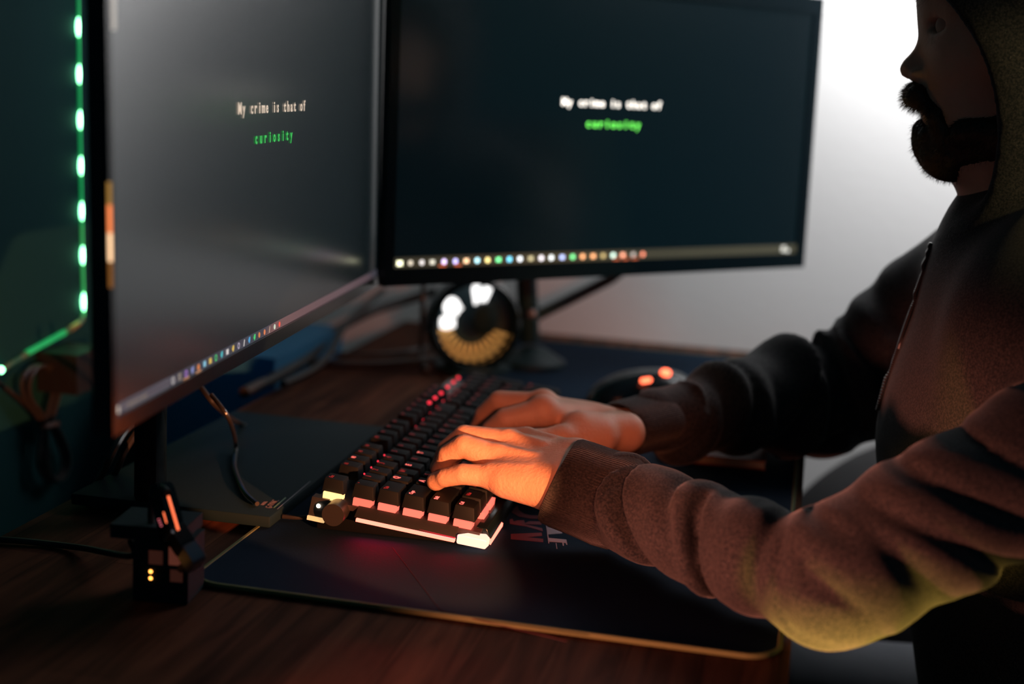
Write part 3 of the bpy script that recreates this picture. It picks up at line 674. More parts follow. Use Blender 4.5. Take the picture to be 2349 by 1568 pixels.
# blue box behind the slanted monitor
bb = onz(690, 862, 0)
tag(obj('box', box(-.70, -.556, bb[1]-.06, bb[1]+.16, -.74, .030), mat('blue_cardboard', (.02, .16, .32), .6), bevel=.002), 'tall blue box standing behind the desk, its top showing under the slanted monitor', 'box')
# brown leather notebook between the forearms
n0 = onz(1757, 1058, .012); n1 = onz(1757, 990, .012)
nb = thing('notebook', 'brown leather notebook lying on the mat between the two forearms', 'notebook', (n0[0]-.06, n0[1]+.08, .0036))
NM = frame((n0[0], n0[1], .0038), (n1[0]-n0[0], n1[1]-n0[1], 0), (-(n1[1]-n0[1]), n1[0]-n0[0], 0))
M_lea = mat('brown_leather', (.28, .075, .035), .55, bump=(260, .4, .001), var=(30, (.20, .055, .03), .3, .7))
obj('cover', box(0, .17, 0, .095, .0072, .0084), M_lea, nb, M=NM, bevel=.0008)
obj('pages', box(.002, .168, .001, .093, .001, .0072), mat('cream_pages', (.35, .3, .22), .8), nb, M=NM)
obj('cover', box(0, .17, 0, .095, 0, .001), M_lea, nb, M=NM)
# ------------------------------------------------------------------ implicit surfaces for the person
class SDF:
    def __init__(s): s.p = []
    def cap(s, a, b, ra, rb=None, k=.01, neg=False):
        s.p.append(('c', np.array(a, float), np.array(b, float), ra, ra if rb is None else rb, k, neg)); return s
    def ell(s, c, r, k=.01, neg=False, rot=None):
        s.p.append(('e', np.array(c, float), np.array(r, float), None if rot is None else np.array(rot, float), None, k, neg)); return s
    def fun(s, f, k=.01, neg=False):
        s.p.append(('f', f, None, None, None, k, neg)); return s
    def chain(s, pts, rs, k=.01):
        for i in range(len(pts)-1): s.cap(pts[i], pts[i+1], rs[i], rs[i+1], k)
        return s
    @staticmethod
    def one(q, P):
        t = q[0]
        if t == 'c':
            a, b, ra, rb = q[1:5]; ba = b-a; h = np.clip(((P-a)@ba)/max(ba@ba, 1e-12), 0, 1)
            return np.linalg.norm(P-a-h[:, None]*ba, axis=1)-(ra+(rb-ra)*h)
        if t == 'e':
            v = P-q[1]
            if q[3] is not None: v = v@q[3]
            k0 = np.linalg.norm(v/q[2], axis=1); k1 = np.linalg.norm(v/(q[2]**2), axis=1)
            return k0*(k0-1)/np.maximum(k1, 1e-9)
        return q[1](P)
    def ev(s, P):
        d = None
        for q in s.p:
            e = s.one(q, P); k = q[5]
            if q[6]:
                h = np.maximum(k-np.abs(-e-d), 0)/k; d = np.maximum(d, -e)+h*h*k*.25
            elif d is None: d = e
            else:
                h = np.maximum(k-np.abs(e-d), 0)/k; d = np.minimum(d, e)-h*h*k*.25
        return d
def axis(segs):
    out = [segs[0][0]]
    for a, b, st in segs:
        n = max(1, int(round((b-a)/st))); out += list(np.linspace(out[-1], b, n+1)[1:])
    return np.array(out)
def nets(F, ax, ay, az, slack, B=8):
    """surface nets of F on a rectilinear grid, evaluated only near the surface"""
    nx, ny, nz = len(ax), len(ay), len(az)
    V = np.full((nx, ny, nz), 1., np.float32)
    bl = []
    for i in range(0, nx, B):
        for j in range(0, ny, B):
            for k in range(0, nz, B):
                bl.append((i, j, k, min(i+B, nx), min(j+B, ny), min(k+B, nz)))
    bl = np.array(bl); lo = np.stack([ax[bl[:, 0]], ay[bl[:, 1]], az[bl[:, 2]]], 1); hi = np.stack([ax[bl[:, 3]-1], ay[bl[:, 4]-1], az[bl[:, 5]-1]], 1)
    c = (lo+hi)/2; dc = F(c); rad = np.linalg.norm(hi-lo, axis=1)/2
    for b, d, r in zip(bl, dc, rad):
        if abs(d) > r*1.15+slack: V[b[0]:b[3], b[1]:b[4], b[2]:b[5]] = 1. if d > 0 else -1.
    near = np.abs(dc) <= rad*1.15+slack; nb_ = bl[near]; ch = 150
    for s in range(0, len(nb_), ch):
        G = []
        for b in nb_[s:s+ch]:
            g = np.stack(np.meshgrid(ax[b[0]:b[3]], ay[b[1]:b[4]], az[b[2]:b[5]], indexing='ij'), -1).reshape(-1, 3); G.append(g)
        v = F(np.concatenate(G)); o = 0
        for b, g in zip(nb_[s:s+ch], G):
            V[b[0]:b[3], b[1]:b[4], b[2]:b[5]] = v[o:o+len(g)].reshape(b[3]-b[0], b[4]-b[1], b[5]-b[2]); o += len(g)
    S = V < 0
    cs = np.zeros((nx-1, ny-1, nz-1), np.int8)
    for i in (0, 1):
        for j in (0, 1):
            for k in (0, 1): cs += S[i:nx-1+i, j:ny-1+j, k:nz-1+k]
    act = (cs > 0) & (cs < 8); idx = -np.ones(act.shape, np.int64); I, J, K = np.nonzero(act); n = len(I); idx[I, J, K] = np.arange(n)
    pos = np.zeros((n, 3)); cnt = np.zeros(n)
    X = [ax, ay, az]; cor = [(i, j, k) for i in (0, 1) for j in (0, 1) for k in (0, 1)]
    for a in cor:
        for d in range(3):
            if a[d] == 0:
                b = list(a); b[d] = 1
                va = V[I+a[0], J+a[1], K+a[2]]; vb_ = V[I+b[0], J+b[1], K+b[2]]; m = (va < 0) != (vb_ < 0)
                t = np.where(m, va/np.where(m, va-vb_, 1), 0)
                pa = np.stack([ax[I+a[0]], ay[J+a[1]], az[K+a[2]]], 1); pb_ = np.stack([ax[I+b[0]], ay[J+b[1]], az[K+b[2]]], 1)
                pos += np.where(m[:, None], pa+(pb_-pa)*t[:, None], 0); cnt += m
    pos /= cnt[:, None]
    faces = []
    for d in range(3):
        e1, e2 = [(1, 2), (2, 0), (0, 1)][d]
        sl0 = [slice(1, -1)]*3; sl1 = [slice(1, -1)]*3; sl0[d] = slice(0, S.shape[d]-1); sl1[d] = slice(1, S.shape[d])
        A = S[tuple(sl0)]; Bq = S[tuple(sl1)]
        for fl in (0, 1):
            m = (A & ~Bq) if fl == 0 else (~A & Bq)
            q = np.array(np.nonzero(m)); 
            for a in range(3):
                if a != d: q[a] += 1
            def cell(o1, o2):
                r = [q[0].copy(), q[1].copy(), q[2].copy()]; r[e1] -= o1; r[e2] -= o2; return idx[r[0], r[1], r[2]]
            f = np.stack([cell(0, 0), cell(1, 0), cell(1, 1), cell(0, 1)], 1)
            faces.append(f if fl == 0 else f[:, ::-1])
    f = np.concatenate(faces); f = f[(f >= 0).all(1)]
    return pos, f
def mesh_from(name, pos, f, m, parent):
    me = bpy.data.meshes.new(name); me.vertices.add(len(pos)); me.vertices.foreach_set('co', pos.astype(np.float32).ravel())
    me.loops.add(len(f)*4); me.loops.foreach_set('vertex_index', f.astype(np.int32).ravel())
    me.polygons.add(len(f)); me.polygons.foreach_set('loop_start', np.arange(0, len(f)*4, 4, dtype=np.int32)); me.polygons.foreach_set('loop_total', np.full(len(f), 4, np.int32))
    me.update(calc_edges=True); me.validate(); me.materials.append(m)
    me.polygons.foreach_set('use_smooth', np.ones(len(me.polygons), bool))
    return link(bpy.data.objects.new(name, me), parent)
A = at
# ---- joints (picture column, row, depth Y)
LWa, LWb = A(1325, 1052, 1.005), A(1292, 1118, .972)
LH = {'pinky': ([A(1127, 1092, .980), A(1062, 1087, .978), A(1021, 1095, .980), A(1000, 1102, .985)], [.0086, .0077, .0069, .0061]),
      'ring': ([A(1142, 1052, 1.000), A(1064, 1022, .998), A(1027, 1042, 1.000), A(1012, 1076, 1.004)], [.0112, .0086, .0074, .0064]),
      'middle': ([A(1168, 1020, 1.022), A(1066, 1001, 1.020), A(1026, 1030, 1.022), A(1009, 1070, 1.026)], [.0120, .0090, .0078, .0066]),
      'index': ([A(1207, 1015, 1.046), A(1085, 1006, 1.044), A(1042, 1040, 1.046), A(1022, 1074, 1.050)], [.0118, .0088, .0076, .0064])}
RWa, RWb = A(1435, 992, 1.150), A(1435, 982, 1.190)
RH = {'index': ([A(1245, 945, 1.125), A(1160, 962, 1.115), A(1128, 985, 1.117), A(1112, 1008, 1.120)], [.0120, .0096, .0082, .0070]),
      'middle': ([A(1245, 932, 1.150), A(1146, 921, 1.150), A(1112, 950, 1.155), A(1096, 985, 1.160)], [.0122, .0096, .0082, .0070]),
      'ring': ([A(1245, 930, 1.172), A(1152, 926, 1.175), A(1122, 952, 1.180), A(1110, 980, 1.183)], [.0118, .0092, .0078, .0068]),
      'pinky': ([A(1245, 940, 1.192), A(1180, 940, 1.200), A(1155, 960, 1.203), A(1142, 982, 1.206)], [.0105, .0082, .0070, .0062])}
L_el, L_sh = A(1885, 1362, .862), A(2700, 890, .985)
R_el, R_sh = A(1885, 935, 1.345), A(2290, 650, 1.325)
HY = 1.15
hm = lambda x, y: A(x, y, HY)
def off(p, dy): return np.array([p[0], p[1]+dy, p[2]])
S = SDF()
# torso, neck, head
belly, chest = A(2500, 1020, HY), A(2510, 750, HY)
pelv = np.array([belly[0]+.06, HY, -.20])
S.cap(off(pelv, -.07), off(pelv, .07), .105, k=.03).cap(off(belly, -.05), off(belly, .05), .09, k=.04).cap(off(chest, -.07), off(chest, .07), .08, k=.04)
S.cap(pelv, belly, .10, .09, k=.04).cap(belly, chest, .09, .085, k=.04).cap(chest, A(2440, 600, HY), .08, .05, k=.04)
S.cap(A(2440, 620, HY), L_sh, .045, .045, k=.04).cap(A(2440, 620, HY), R_sh, .045, .044, k=.04)
S.cap(A(2372, 400, HY), A(2410, 640, HY), .056, .062, k=.03)
cr = hm(2412, -30)
S.ell(cr, (.097, .076, .105), k=.03)
S.ell(hm(2286, 175), (.0535, .054, .083), k=.02)          # face block
S.ell(hm(2228, 328), (.033, .032, .024), k=.012)           # chin
for s in (-1, 1):
    S.cap(off(hm(2222, 342), s*.018), off(hm(2410, 240), s*.060), .015, .017, k=.02)      # jaw line
    S.cap(off(hm(2205, 130), s*.034), off(hm(2290, 100), s*.060), .016, .014, k=.02)      # cheekbone
    S.cap(off(hm(2150, 22), s*.012), off(hm(2185, 25), s*.042), .0085, .008, k=.008)       # brow
    S.ell(off(hm(2385, 120), s*.078), (.017, .009, .032), k=.008)                         # ear
S.cap(hm(2156, 72), hm(2104, 146), .0068, .0088, k=.006).ell(hm(2089, 160), (.0080, .0085, .0070), k=.006)  # nose
for s in (-1, 1): S.ell(off(hm(2110, 172), s*.011), (.0085, .0062, .0062), k=.005)
S.cap(off(hm(2134, 239), -.018), off(hm(2134, 239), .018), .0052, k=.006).cap(off(hm(2134, 268), -.015), off(hm(2134, 268), .015), .0060, k=.006)
S.cap(off(hm(2130, 214), -.012), off(hm(2130, 214), .012), .0065, k=.01)
for s in (-1, 1): S.ell(off(hm(2150, 62), s*.031), (.008, .010, .0045), k=.006, neg=True)
for s in (-1, 1): S.ell(off(hm(2114, 186), s*.0085), (.0045, .0030, .0030), k=.003, neg=True)
# arms
S.chain([L_sh, L_el], [.040, .022], k=.02).chain([L_el, (LWa+LWb)/2+np.array([.045, -.012, -.003])], [.022, .018], k=.008)
S.cap(LWb+np.array([.05, .004, -.004]), LWb, .0150, .0150, k=.008).cap(LWa+np.array([.05, -.006, -.010]), LWa, .0140, .0135, k=.008)
S.chain([R_sh, R_el], [.042, .028], k=.02).chain([R_el, A(1700, 925, 1.27), A(1500, 966, 1.20), (RWa+RWb)/2], [.028, .026, .020, .0165], k=.008)
def hand(F, Wa, Wb, kk=.008):
    for nm, (p, r) in F.items():
        w0 = {'pinky': Wb, 'ring': Wb*.65+Wa*.35, 'middle': Wb*.3+Wa*.7, 'index': Wa}[nm]
        S.cap(w0, p[0], .0130, r[0]*.97, k=.009)
    names = ['pinky', 'ring', 'middle', 'index']
    for a, b in zip(names, names[1:]):
        m = (F[a][0][0]+F[b][0][0])/2; c = (Wa+Wb)/2; S.cap(m*.9+c*.1+np.array([0, 0, -.004]), c, .009, .012, k=.008)
hand(LH, LWa, LWb); hand(RH, RWb, RWa)
S.cap(LWb+np.array([-.004, .0, -.001]), A(1165, 1106, .976), .0160, .0092, k=.016)     # edge of the palm
S.cap(LWa+np.array([-.004, .006, -.012]), A(1200, 1075, 1.035), .014, .012, k=.010)
S.cap(RWa, A(1330, 985, 1.120), .015, .016, k=.010)
body_hand = list(S.p)
def fingers(F):
    for nm, (p, r) in F.items():
        G = SDF()
        for i in range(3): G.cap(p[i], p[i+1], r[i], r[i+1], k=.0008)
        G.ell(p[3]-np.array([0, 0, .001]), (r[3]*1.06, r[3]*1.0, r[3]*.95), k=.004)
        S.fun(G.ev, k=.0036)
fingers(LH); fingers(RH)
Gt = SDF().chain([A(1275, 1085, 1.03), A(1195, 1088, 1.052), A(1135, 1092, 1.062), A(1092, 1096, 1.066)], [.0150, .0115, .0100, .0082], k=.004); S.fun(Gt.ev, k=.006)
Gt2 = SDF().chain([A(1375, 1002, 1.125), A(1290, 1008, 1.100), A(1228, 1014, 1.090), A(1185, 1028, 1.088)], [.0150, .0120, .0100, .0085], k=.004); S.fun(Gt2.ev, k=.006)
# tendons and knuckle bumps of the near hand
for nm in ('pinky', 'ring', 'middle', 'index'):
    p, r = LH[nm]; w0 = {'pinky': LWb, 'ring': LWb*.65+LWa*.35, 'middle': LWb*.3+LWa*.7, 'index': LWa}[nm]
    nrm = np.array([0, -.35, .93]); S.cap(p[0]+nrm*(r[0]-.0022), p[0]*.45+w0*.55+nrm*.0118, .0030, .0018, k=.005)
    p, r = RH[nm]; S.ell(p[0]+np.array([0, 0, .003]), (r[0],)*3, k=.004)
person = thing('person', 'person in charcoal hooded jacket leaning in profile with both hands typing', 'person', (pelv[0], HY, -.74))
ax = axis([(-.36, -.085, .0016), (-.085, .24, .0035), (.24, .40, .0022), (.40, .78, .006)])
ay = axis([(.80, .95, .003), (.95, 1.23, .0016), (1.23, 1.46, .005)])
az = axis([(-.36, .02, .008), (.02, .125, .0016), (.125, .23, .004), (.23, .40, .0022), (.40, .52, .005)])
def Fb(P): return S.ev(P)
pos, f = nets(Fb, ax, ay, az, .004)
print('body', len(pos))
body = mesh_from('body', pos, f, M_skin, person)
for s in (-1, 1):
    bm = bmesh.new(); bmesh.ops.create_uvsphere(bm, u_segments=20, v_segments=14, radius=.0098, matrix=Matrix.Translation(off(hm(2170, 62), s*.031)))
    obj('eye', bm, mat('skin_toned_eye', (.40, .27, .21), .4), person, smooth=True)  # eye given a skin-like tone so it blends into the face

# ---- hooded jacket
def nz(v): v = np.array(v, float); return v/np.linalg.norm(v)
Jc0L, Jc1L = A(1322, 1098, .986), A(1420, 1150, .980)     # near cuff
J = SDF()
LS = [A(1425, 1152, .976), A(1470, 1172, .958), A(1600, 1220, .918), A(1740, 1278, .884), L_el, A(1925, 1322, .866), A(2120, 1208, .888), A(2349, 1096, .918), A(2560, 970, .950), L_sh]
LR = [.0310, .0315, .0320, .0335, .0280, .0435, .0440, .048, .054, .064]
J.chain(LS, LR, k=.012)
RS = [A(1500, 960, 1.200), A(1560, 968, 1.220), A(1700, 925, 1.270), A(1830, 905, 1.320), R_el, A(2020, 840, 1.345), A(2140, 720, 1.340), R_sh]
RR = [.0270, .0300, .0390, .0440, .0445, .0520, .0580, .066]
J.chain(RS, RR, k=.012)
arm_prims = len(J.p)
J.cap(off(pelv, -.08), off(pelv, .08), .135, k=.03)
bl2, ch2 = A(2455, 1020, HY), A(2490, 750, HY)
J.cap(off(bl2, -.065), off(bl2, .065), .130, k=.03).cap(off(ch2, -.085), off(ch2, .085), .115, k=.03)
J.cap(pelv, bl2, .15, .138, k=.03).cap(bl2, ch2, .138, .122, k=.03)
J.cap(A(2440, 640, HY), L_sh+np.array([-.01, 0, .0]), .072, .068, k=.03).cap(A(2440, 640, HY), R_sh, .070, .062, k=.03)
J.cap(A(2425, 600, HY), ch2, .080, .11, k=.03)
# collar round the neck
J.cap(A(2400, 560, HY), A(2425, 640, HY), .070, .080, k=.02)
# hood: shell of an ellipsoid open to the front
hc = A(2465, 70, HY)
x_, y_, z_ = [], [], []
import numpy.linalg as la
rim_px = [(2187, 0), (2271, 153), (2298, 268), (2294, 383), (2256, 513)]
RYn = 1.065
q = np.array([A(px, py, RYn) for px, py in rim_px]); Aq = np.c_[2*q[:, 0], 2*q[:, 2], np.ones(len(q))]; sol = la.lstsq(Aq, q[:, 0]**2+q[:, 2]**2, rcond=None)[0]
rcx, rcz = sol[0], sol[1]; rr = math.sqrt(sol[2]+rcx**2+rcz**2); print('rim circle', rcx, rcz, rr)
HR = np.array([.170, .100, .190])
def hood(P):
    v = P-hc; k0 = la.norm(v/HR, axis=1); k1 = la.norm(v/HR**2, axis=1); o = k0*(k0-1)/np.maximum(k1, 1e-9)
    sh = np.abs(o+.0035)-.0035
    cut = np.hypot(P[:, 0]-rcx, P[:, 2]-rcz)-rr
    top = np.maximum(sh, -cut)
    # thick hem along the opening
    hem = np.hypot(o+.004, (cut-.010)*.55)-.0062
    k = .008; h = np.maximum(k-np.abs(top-hem), 0)/k
    return np.minimum(top, hem)-h*h*k*.25
J.fun(hood, k=.012)
def noise3(P, sx, seed):
    r = np.random.default_rng(seed); o = np.zeros(len(P))
    for i in range(6):
        d = nz(r.normal(size=3)); o += np.sin(P@d*sx*(.6+.8*r.random())+r.random()*6.28)
    return o/6
def folds(P, pts, rs, per, amp, tilt, seed, nrm, rw=1.):
    """ring-shaped sleeve folds along a chain"""
    pts = [np.array(p) for p in pts]; L = [0]
    for a, b in zip(pts, pts[1:]): L.append(L[-1]+la.norm(b-a))
    best = np.full(len(P), 9.); tt = np.zeros(len(P)); off_ = np.zeros((len(P), 3))
    for i, (a, b) in enumerate(zip(pts, pts[1:])):
        ba = b-a; h = np.clip(((P-a)@ba)/(ba@ba), 0, 1); v = P-a-h[:, None]*ba; d = la.norm(v, axis=1); m = d < best
        best = np.where(m, d, best); tt = np.where(m, L[i]+h*la.norm(ba), tt); off_ = np.where(m[:, None], v, off_)
    u = off_/np.maximum(best, 1e-6)[:, None]
    band = np.clip((.095-best)/.02, 0, 1); e = np.zeros(len(P)); r = np.random.default_rng(seed)
    wob = .013*noise3(P, 28, seed)+.004*noise3(P, 70, seed+1)
    for t0, am, wd in per:
        th = r.random()*6.28; dr = np.array([.15*math.cos(th), .55*math.sin(th)-.7, .55*math.cos(th)+.35]); dr /= la.norm(dr)
        tl = tilt*(.2+1.8*r.random())
        s_ = tt+tl*(off_@nrm)+wob-t0
        prof = rw*np.exp(-(s_/(wd*1.2))**2)-(1.15-.65*rw)*np.exp(-((s_-wd*1.3)/(wd*(.42+.18*rw)))**2)
        e += am*prof*(.08+1.0*np.clip(.3+.95*(u@dr), 0, 1))
    return amp*1.3*e*band
FL_ = [(.012, .0085, .011), (.037, .0090, .008), (.072, .0045, .012), (.096, .0085, .007), (.138, .0065, .010), (.163, .0045, .006), (.186, .0090, .008), (.222, .0065, .009)]
FU_ = [(.012, .0060, .012), (.045, .0055, .012), (.085, .0050, .014), (.13, .0055, .015), (.18, .005, .018), (.24, .005, .02)]
FR_ = [(.012, .0040, .008), (.034, .0055, .009), (.060, .0060, .010), (.086, .0065, .011), (.115, .0075, .012), (.145, .0090, .013), (.180, .0095, .014), (.215, .0110, .016), (.255, .0110, .017), (.30, .011, .018)]
def FJ(P):
    d = J.ev(P)
    close = np.abs(d) < .03
    if close.any():
        Q = P[close]; e = np.zeros(len(Q))
        mL = Q[:, 1] < 1.06; mR = ~mL & (Q[:, 0] < .33)
        if mL.any():
            q_ = Q[mL]; fa = folds(q_, LS[:6], LR, FL_, 1.25, .5, 3, np.array([.2, 0, 1.]), .38)
            fb_ = folds(q_, LS[5:], LR[5:], FU_, 1.2, .7, 9, np.array([.2, 0, 1.]), .55)
            dl = la.norm(q_-L_el, axis=1)
            wt_ = np.clip((q_[:, 0]-L_el[0]+.01)/.05, 0, 1); wt_ = wt_*wt_*(3-2*wt_); e[mL] = (fa*(1-wt_)+fb_*wt_)*np.clip((dl-.02)/.06, .12, 1)
        if mR.any():
            q_ = Q[mR]; e[mR] = folds(q_, RS, RR, FR_, 1., -.35, 5, np.array([0, 0, 1.]))
        torso = Q[:, 0] > .30
        e = np.where(torso & ~mL, e+.003*noise3(Q, 30, 11), e)
        d = d.copy(); d[close] -= e
    # open the neck so that the collar is hollow and keep the face clear
    return d
ax = axis([(-.14, .40, .0032), (.40, .86, .006)]); ay = axis([(.79, 1.05, .0032), (1.05, 1.46, .0050)]); az = axis([(-.36, -.10, .008), (-.10, .22, .0032), (.22, .60, .0040)])
pos, f = nets(FJ, ax, ay, az, .012)
print('jacket', len(pos))
jacket = mesh_from('hooded_jacket', pos, f, M_hoodie, person); jacket['label'] = 'charcoal hooded jacket'
# cuffs: ribbed knit tubes
def cuff(c0, c1, r0, r1, name='ribbed_cuff', sq=1.0, slant=0.):
    z = nz(np.array(c1)-np.array(c0)); L = la.norm(np.array(c1)-np.array(c0)); yv = np.array([0, 1., 0]); Mx = frame(tuple(c0), np.cross(yv, z), yv-z*(yv@z))
    bm = bmesh.new(); n = 72; rings = []
    prof = [(r0-.0042, .006, 1), (r0-.0030, .0, 1), (r0-.0008, -.0012, 1), (r0+.0008, .002, 1), (r0+.0014, .010, 1), (r0+.0016, L*.5, 1), (r1+.0020, L*.8, .6), (r1+.001, L, .2), (r1-.004, L+.010, 0)]
    for r, zz, sl in prof:
        rings.append([bm.verts.new((r*sq*math.cos(2*PI*k/n), r*math.sin(2*PI*k/n), zz+sl*slant*math.cos(2*PI*k/n))) for k in range(n)])
    for a, b in zip(rings, rings[1:]):
        for k in range(n): bm.faces.new([a[k], a[(k+1) % n], b[(k+1) % n], b[k]])
    bmesh.ops.recalc_face_normals(bm, faces=bm.faces)
    o = obj(name, bm, M_cuff, None, smooth=True); bpy.context.view_layer.update(); o.parent = jacket; o.matrix_parent_inverse = jacket.matrix_world.inverted(); o.matrix_basis = Mx
    return o
cuff(A(1284, 1101, .981), A(1432, 1156, .979), .0328, .0335, slant=-.004)
cuff(A(1424, 984, 1.170), A(1512, 963, 1.204), .0310, .0315, sq=.74)
# zip down the front
zp = [A(2160, 560, 1.15), A(2135, 600, 1.15), A(2112, 660, 1.15), A(2085, 730, 1.15), A(2068, 780, 1.15), A(2045, 850, 1.15), A(2020, 940, 1.15)]
def snap(p, push=.001):      # move a point along X on to the jacket front
    xs = np.linspace(p[0]-.12, p[0]+.14, 140); Q = np.c_[xs, np.full(140, p[1]), np.full(140, p[2])]; v = FJ(Q); k = np.argmax(v < 0)
    return np.array([xs[k]-push, p[1], p[2]]) if v.min() < 0 else p
zs = [snap(p) for p in catmull(zp, 5)]
obj('zip', tube(zs, .0016, 8), M_matte, jacket, smooth=True)
bm = bmesh.new()
for i, p in enumerate(catmull([Vector(z) for z in zs], 3)):
    bx(bm, p[0]-.0026, p[0]-.0005, p[1]-.0024, p[1]+.0024, p[2]-.0007, p[2]+.0007)
obj('zip_teeth', bm, mat('dull_zip_metal', (.04, .035, .035), .5, .5), jacket)
pt = snap(A(2070, 765, 1.15), .003)
obj('zip_pull', tube([pt, pt+np.array([-.002, -.002, -.012])], .0013, 8), M_steel, jacket, smooth=True)

# ---- beard, moustache and fringe: soft masses with strands
def hairmass(name, prims, n, length, down, label):
    G = SDF()
    for p in prims: G.cap(*p)
    allp = np.array([np.array(p[0]) for p in prims]+[np.array(p[1]) for p in prims]); lo, hi = allp.min(0)-.03, allp.max(0)+.03
    pos, f = nets(G.ev, axis([(lo[0], hi[0], .0016)]), axis([(lo[1], hi[1], .0016)]), axis([(lo[2], hi[2], .0016)]), .004)
    pos = pos+rng.normal(size=pos.shape)*.0003
    o = mesh_from(name, pos, f, M_hair, person)
    pick = pos[rng.integers(0, len(pos), n)]; e = 1e-4
    g = np.stack([(G.ev(pick+np.eye(3)[a]*e)-G.ev(pick-np.eye(3)[a]*e)) for a in range(3)], 1); g /= la.norm(g, axis=1)[:, None]+1e-9
    d = g*.6+np.array(down)+rng.normal(size=g.shape)*.28; d /= la.norm(d, axis=1)[:, None]
    Ln = length*(.4+.6*rng.random(n)); r = .00016
    s1 = np.cross(d, rng.normal(size=d.shape)); s1 /= la.norm(s1, axis=1)[:, None]; s2 = np.cross(d, s1)
    V = []; 
    for k in range(3):
        a = 2*PI*k/3; V.append(pick+(s1*math.cos(a)+s2*math.sin(a))*r)
    tip = pick+d*Ln[:, None]+np.array([0, 0, -.25])*Ln[:, None]*.5
    vs = np.concatenate(V+[tip]); fs = []
    for k in range(3): fs.append(np.stack([np.arange(n)+k*n, np.arange(n)+((k+1) % 3)*n, np.arange(n)+3*n], 1))
    fs = np.concatenate(fs); me = bpy.data.meshes.new('strands'); me.from_pydata(vs.tolist(), [], fs.tolist()); me.materials.append(M_hair)
    s_ = link(bpy.data.objects.new('strands', me), o); s_['kind'] = 'stuff'
    return o
mo = [(off(hm(2104, 212), 0), off(hm(2104, 218), s*.014), .0075, .0070, .006) for s in (-1, 1)]+[(off(hm(2096, 222), 0), off(hm(2102, 228), s*.016), .0062, .0058, .006) for s in (-1, 1)]+[(off(hm(2104, 218), s*.014), off(hm(2140, 262), s*.028), .0070, .0055, .006) for s in (-1, 1)]
hairmass('moustache', mo, 1500, .0075, (-.55, 0, -.5), '')
be = []
for s in (-1, 1):
    be += [(off(hm(2124, 300), 0), off(hm(2130, 310), s*.014), .0085, .0085, .008), (off(hm(2128, 335), 0), off(hm(2140, 350), s*.016), .0095, .010, .008),
           (off(hm(2150, 368), 0), off(hm(2160, 372), s*.016), .0100, .010, .008), (off(hm(2178, 384), 0), off(hm(2185, 386), s*.018), .0088, .0088, .008),
           (off(hm(2160, 365), s*.018), off(hm(2300, 320), s*.050), .0110, .012, .01), (off(hm(2300, 320), s*.050), off(hm(2385, 210), s*.066), .0120, .010, .01),
           (off(hm(2140, 262), s*.028), off(hm(2170, 350), s*.026), .0065, .009, .008), (off(hm(2200, 300), s*.042), off(hm(2300, 290), s*.056), .010, .010, .01)]
hairmass('beard', be, 4200, .0050, (-.25, 0, -.45), '')
hairmass('fringe', [(off(hm(2150, -30), -.03), off(hm(2150, -30), .03), .008, .008, .006), (off(hm(2122, -18), -.02), off(hm(2122, -18), .02), .006, .006, .006)], 700, .010, (-.5, 0, -.4), '')

# ---- legs in grey trousers and shoes
T = SDF()
for s in (-1, 1):
    hip = off(pelv, s*.09)+np.array([-.02, 0, -.02]); kn = np.array([.04, HY+s*.16, -.235]); ank = np.array([-.02, HY+s*.17, -.64])
    T.cap(hip, kn, .088, .064, k=.04).cap(kn, ank, .064, .046, k=.02)
T.cap(off(pelv, -.06), off(pelv, .06), .12, k=.05)
def FT(P): return T.ev(P)-.003*noise3(P, 45, 21)
pos, f = nets(FT, axis([(-.12, .75, .008)]), axis([(.82, 1.50, .008)]), axis([(-.72, -.02, .008)]), .008)
mesh_from('trousers', pos, f, M_jeans, person)
for s in (-1, 1):
    sh = SDF(); a = np.array([-.03, HY+s*.17, -.69]); sh.cap(a, a+np.array([-.13, s*.015, -.012]), .044, .034, k=.02).cap(a, a+np.array([.04, 0, -.005]), .042, .038, k=.02)
    sh.fun(lambda P: -(P[:, 2]+.7385), k=.004) if False else None
    Fs = lambda P, sh=sh: np.maximum(sh.ev(P), -(P[:, 2]+.739))
    pos, f = nets(Fs, axis([(a[0]-.2, a[0]+.11, .006)]), axis([(a[1]-.08, a[1]+.08, .006)]), axis([(-.75, -.62, .0055)]), .01)
    mesh_from('shoe', pos, f, M_seat, person)

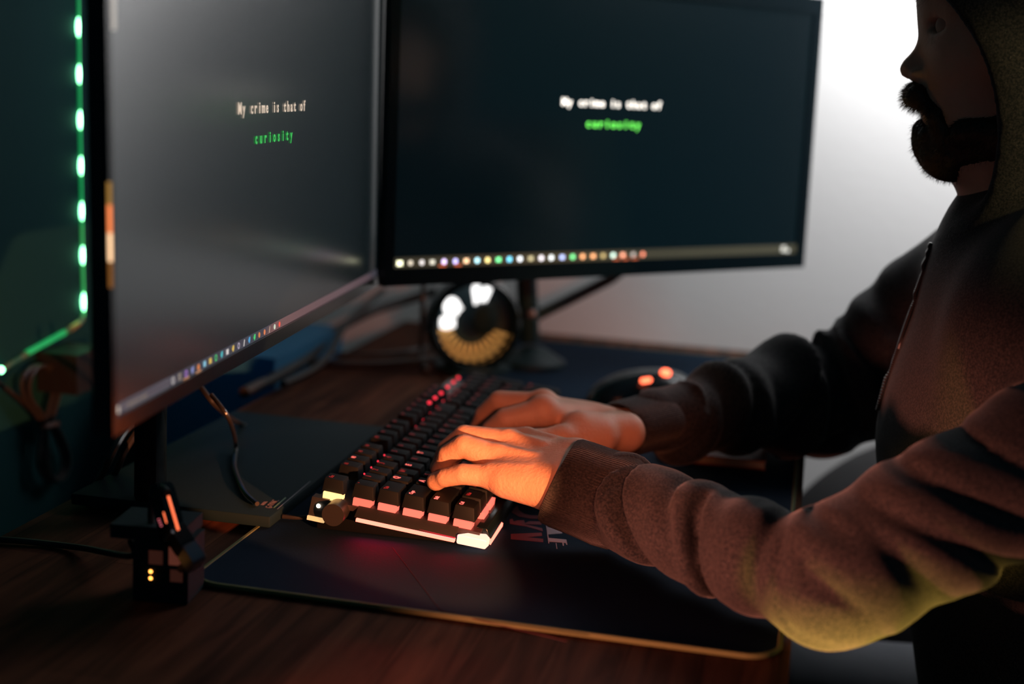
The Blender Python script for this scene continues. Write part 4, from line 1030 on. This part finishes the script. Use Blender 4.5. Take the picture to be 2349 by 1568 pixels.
# ---- office chair carrying the person
chx = pelv[0]
chair = thing('office_chair', 'black padded office chair under the person in the charcoal jacket', 'chair', (chx, HY, -.74))
zs_ = -.335
obj('seat', prism(rrect(chx-.30, chx+.19, HY-.24, HY+.24, .07), .07, Matrix.Translation((0, 0, zs_-.07))), M_seat, chair, bevel=.02, seg=3)
bm = bmesh.new(); prism(rrect(-.21, .21, 0, .62, .08), .06, frame((chx+.225, HY, zs_+.02), (0, 1, 0), (.16, 0, 1)), bm)
obj('backrest', bm, M_seat, chair, bevel=.02, seg=3)
obj('back_post', box(chx+.10, chx+.27, HY-.03, HY+.03, zs_-.09, zs_-.07), M_black, chair, bevel=.004)
obj('gas_column', lathe([(0, -.67), (.028, -.67), (.028, -.52), (.02, -.52), (.02, zs_-.07), (0, zs_-.07)], 20, M=Matrix.Translation((chx-.03, HY, 0))), M_steel, chair, smooth=True)
for k in range(5):
    a = 2*PI*k/5+.3; c, s = math.cos(a), math.sin(a)
    lg = obj('base_leg', tube([(chx-.03+c*.02, HY+s*.02, -.655), (chx-.03+c*.22, HY+s*.22, -.685)], .016, 10), M_black, chair, smooth=True)
    obj('caster', lathe([(0, -.012), (.024, -.012), (.026, 0), (.024, .012), (0, .012)], 20, M=frame((chx-.03+c*.22, HY+s*.22, -.7135), (c, s, 0), (0, 0, 1))), M_black, lg, smooth=True)
# ---- grey cushioned pouf by the wall beyond the desk edge
Pf = SDF(); pc = A(2120, 1170, 1.62); Pf.cap(np.array([.19, 1.64, -.267]), np.array([.46, 1.64, -.235]), .23, .25, k=.05).cap(np.array([.14, 1.63, -.50]), np.array([.46, 1.64, -.50]), .24, .25, k=.08)
def FP_(P): return np.maximum(Pf.ev(P)-.004*noise3(P, 25, 31), -(P[:, 2]+.7395))
pos, f = nets(FP_, axis([(-.2, .9, .014)]), axis([(1.25, 1.866, .014)]), axis([(-.752, .0, .0132)]), .02)
pf = mesh_from('bean_bag', pos, f, mat('grey_bean_bag_cloth', (.028, .028, .030), .9, bump=(200, .3, .001)), None)
tag(pf, 'rounded grey bean bag on the floor against the wall beyond the desk edge', 'bean bag')
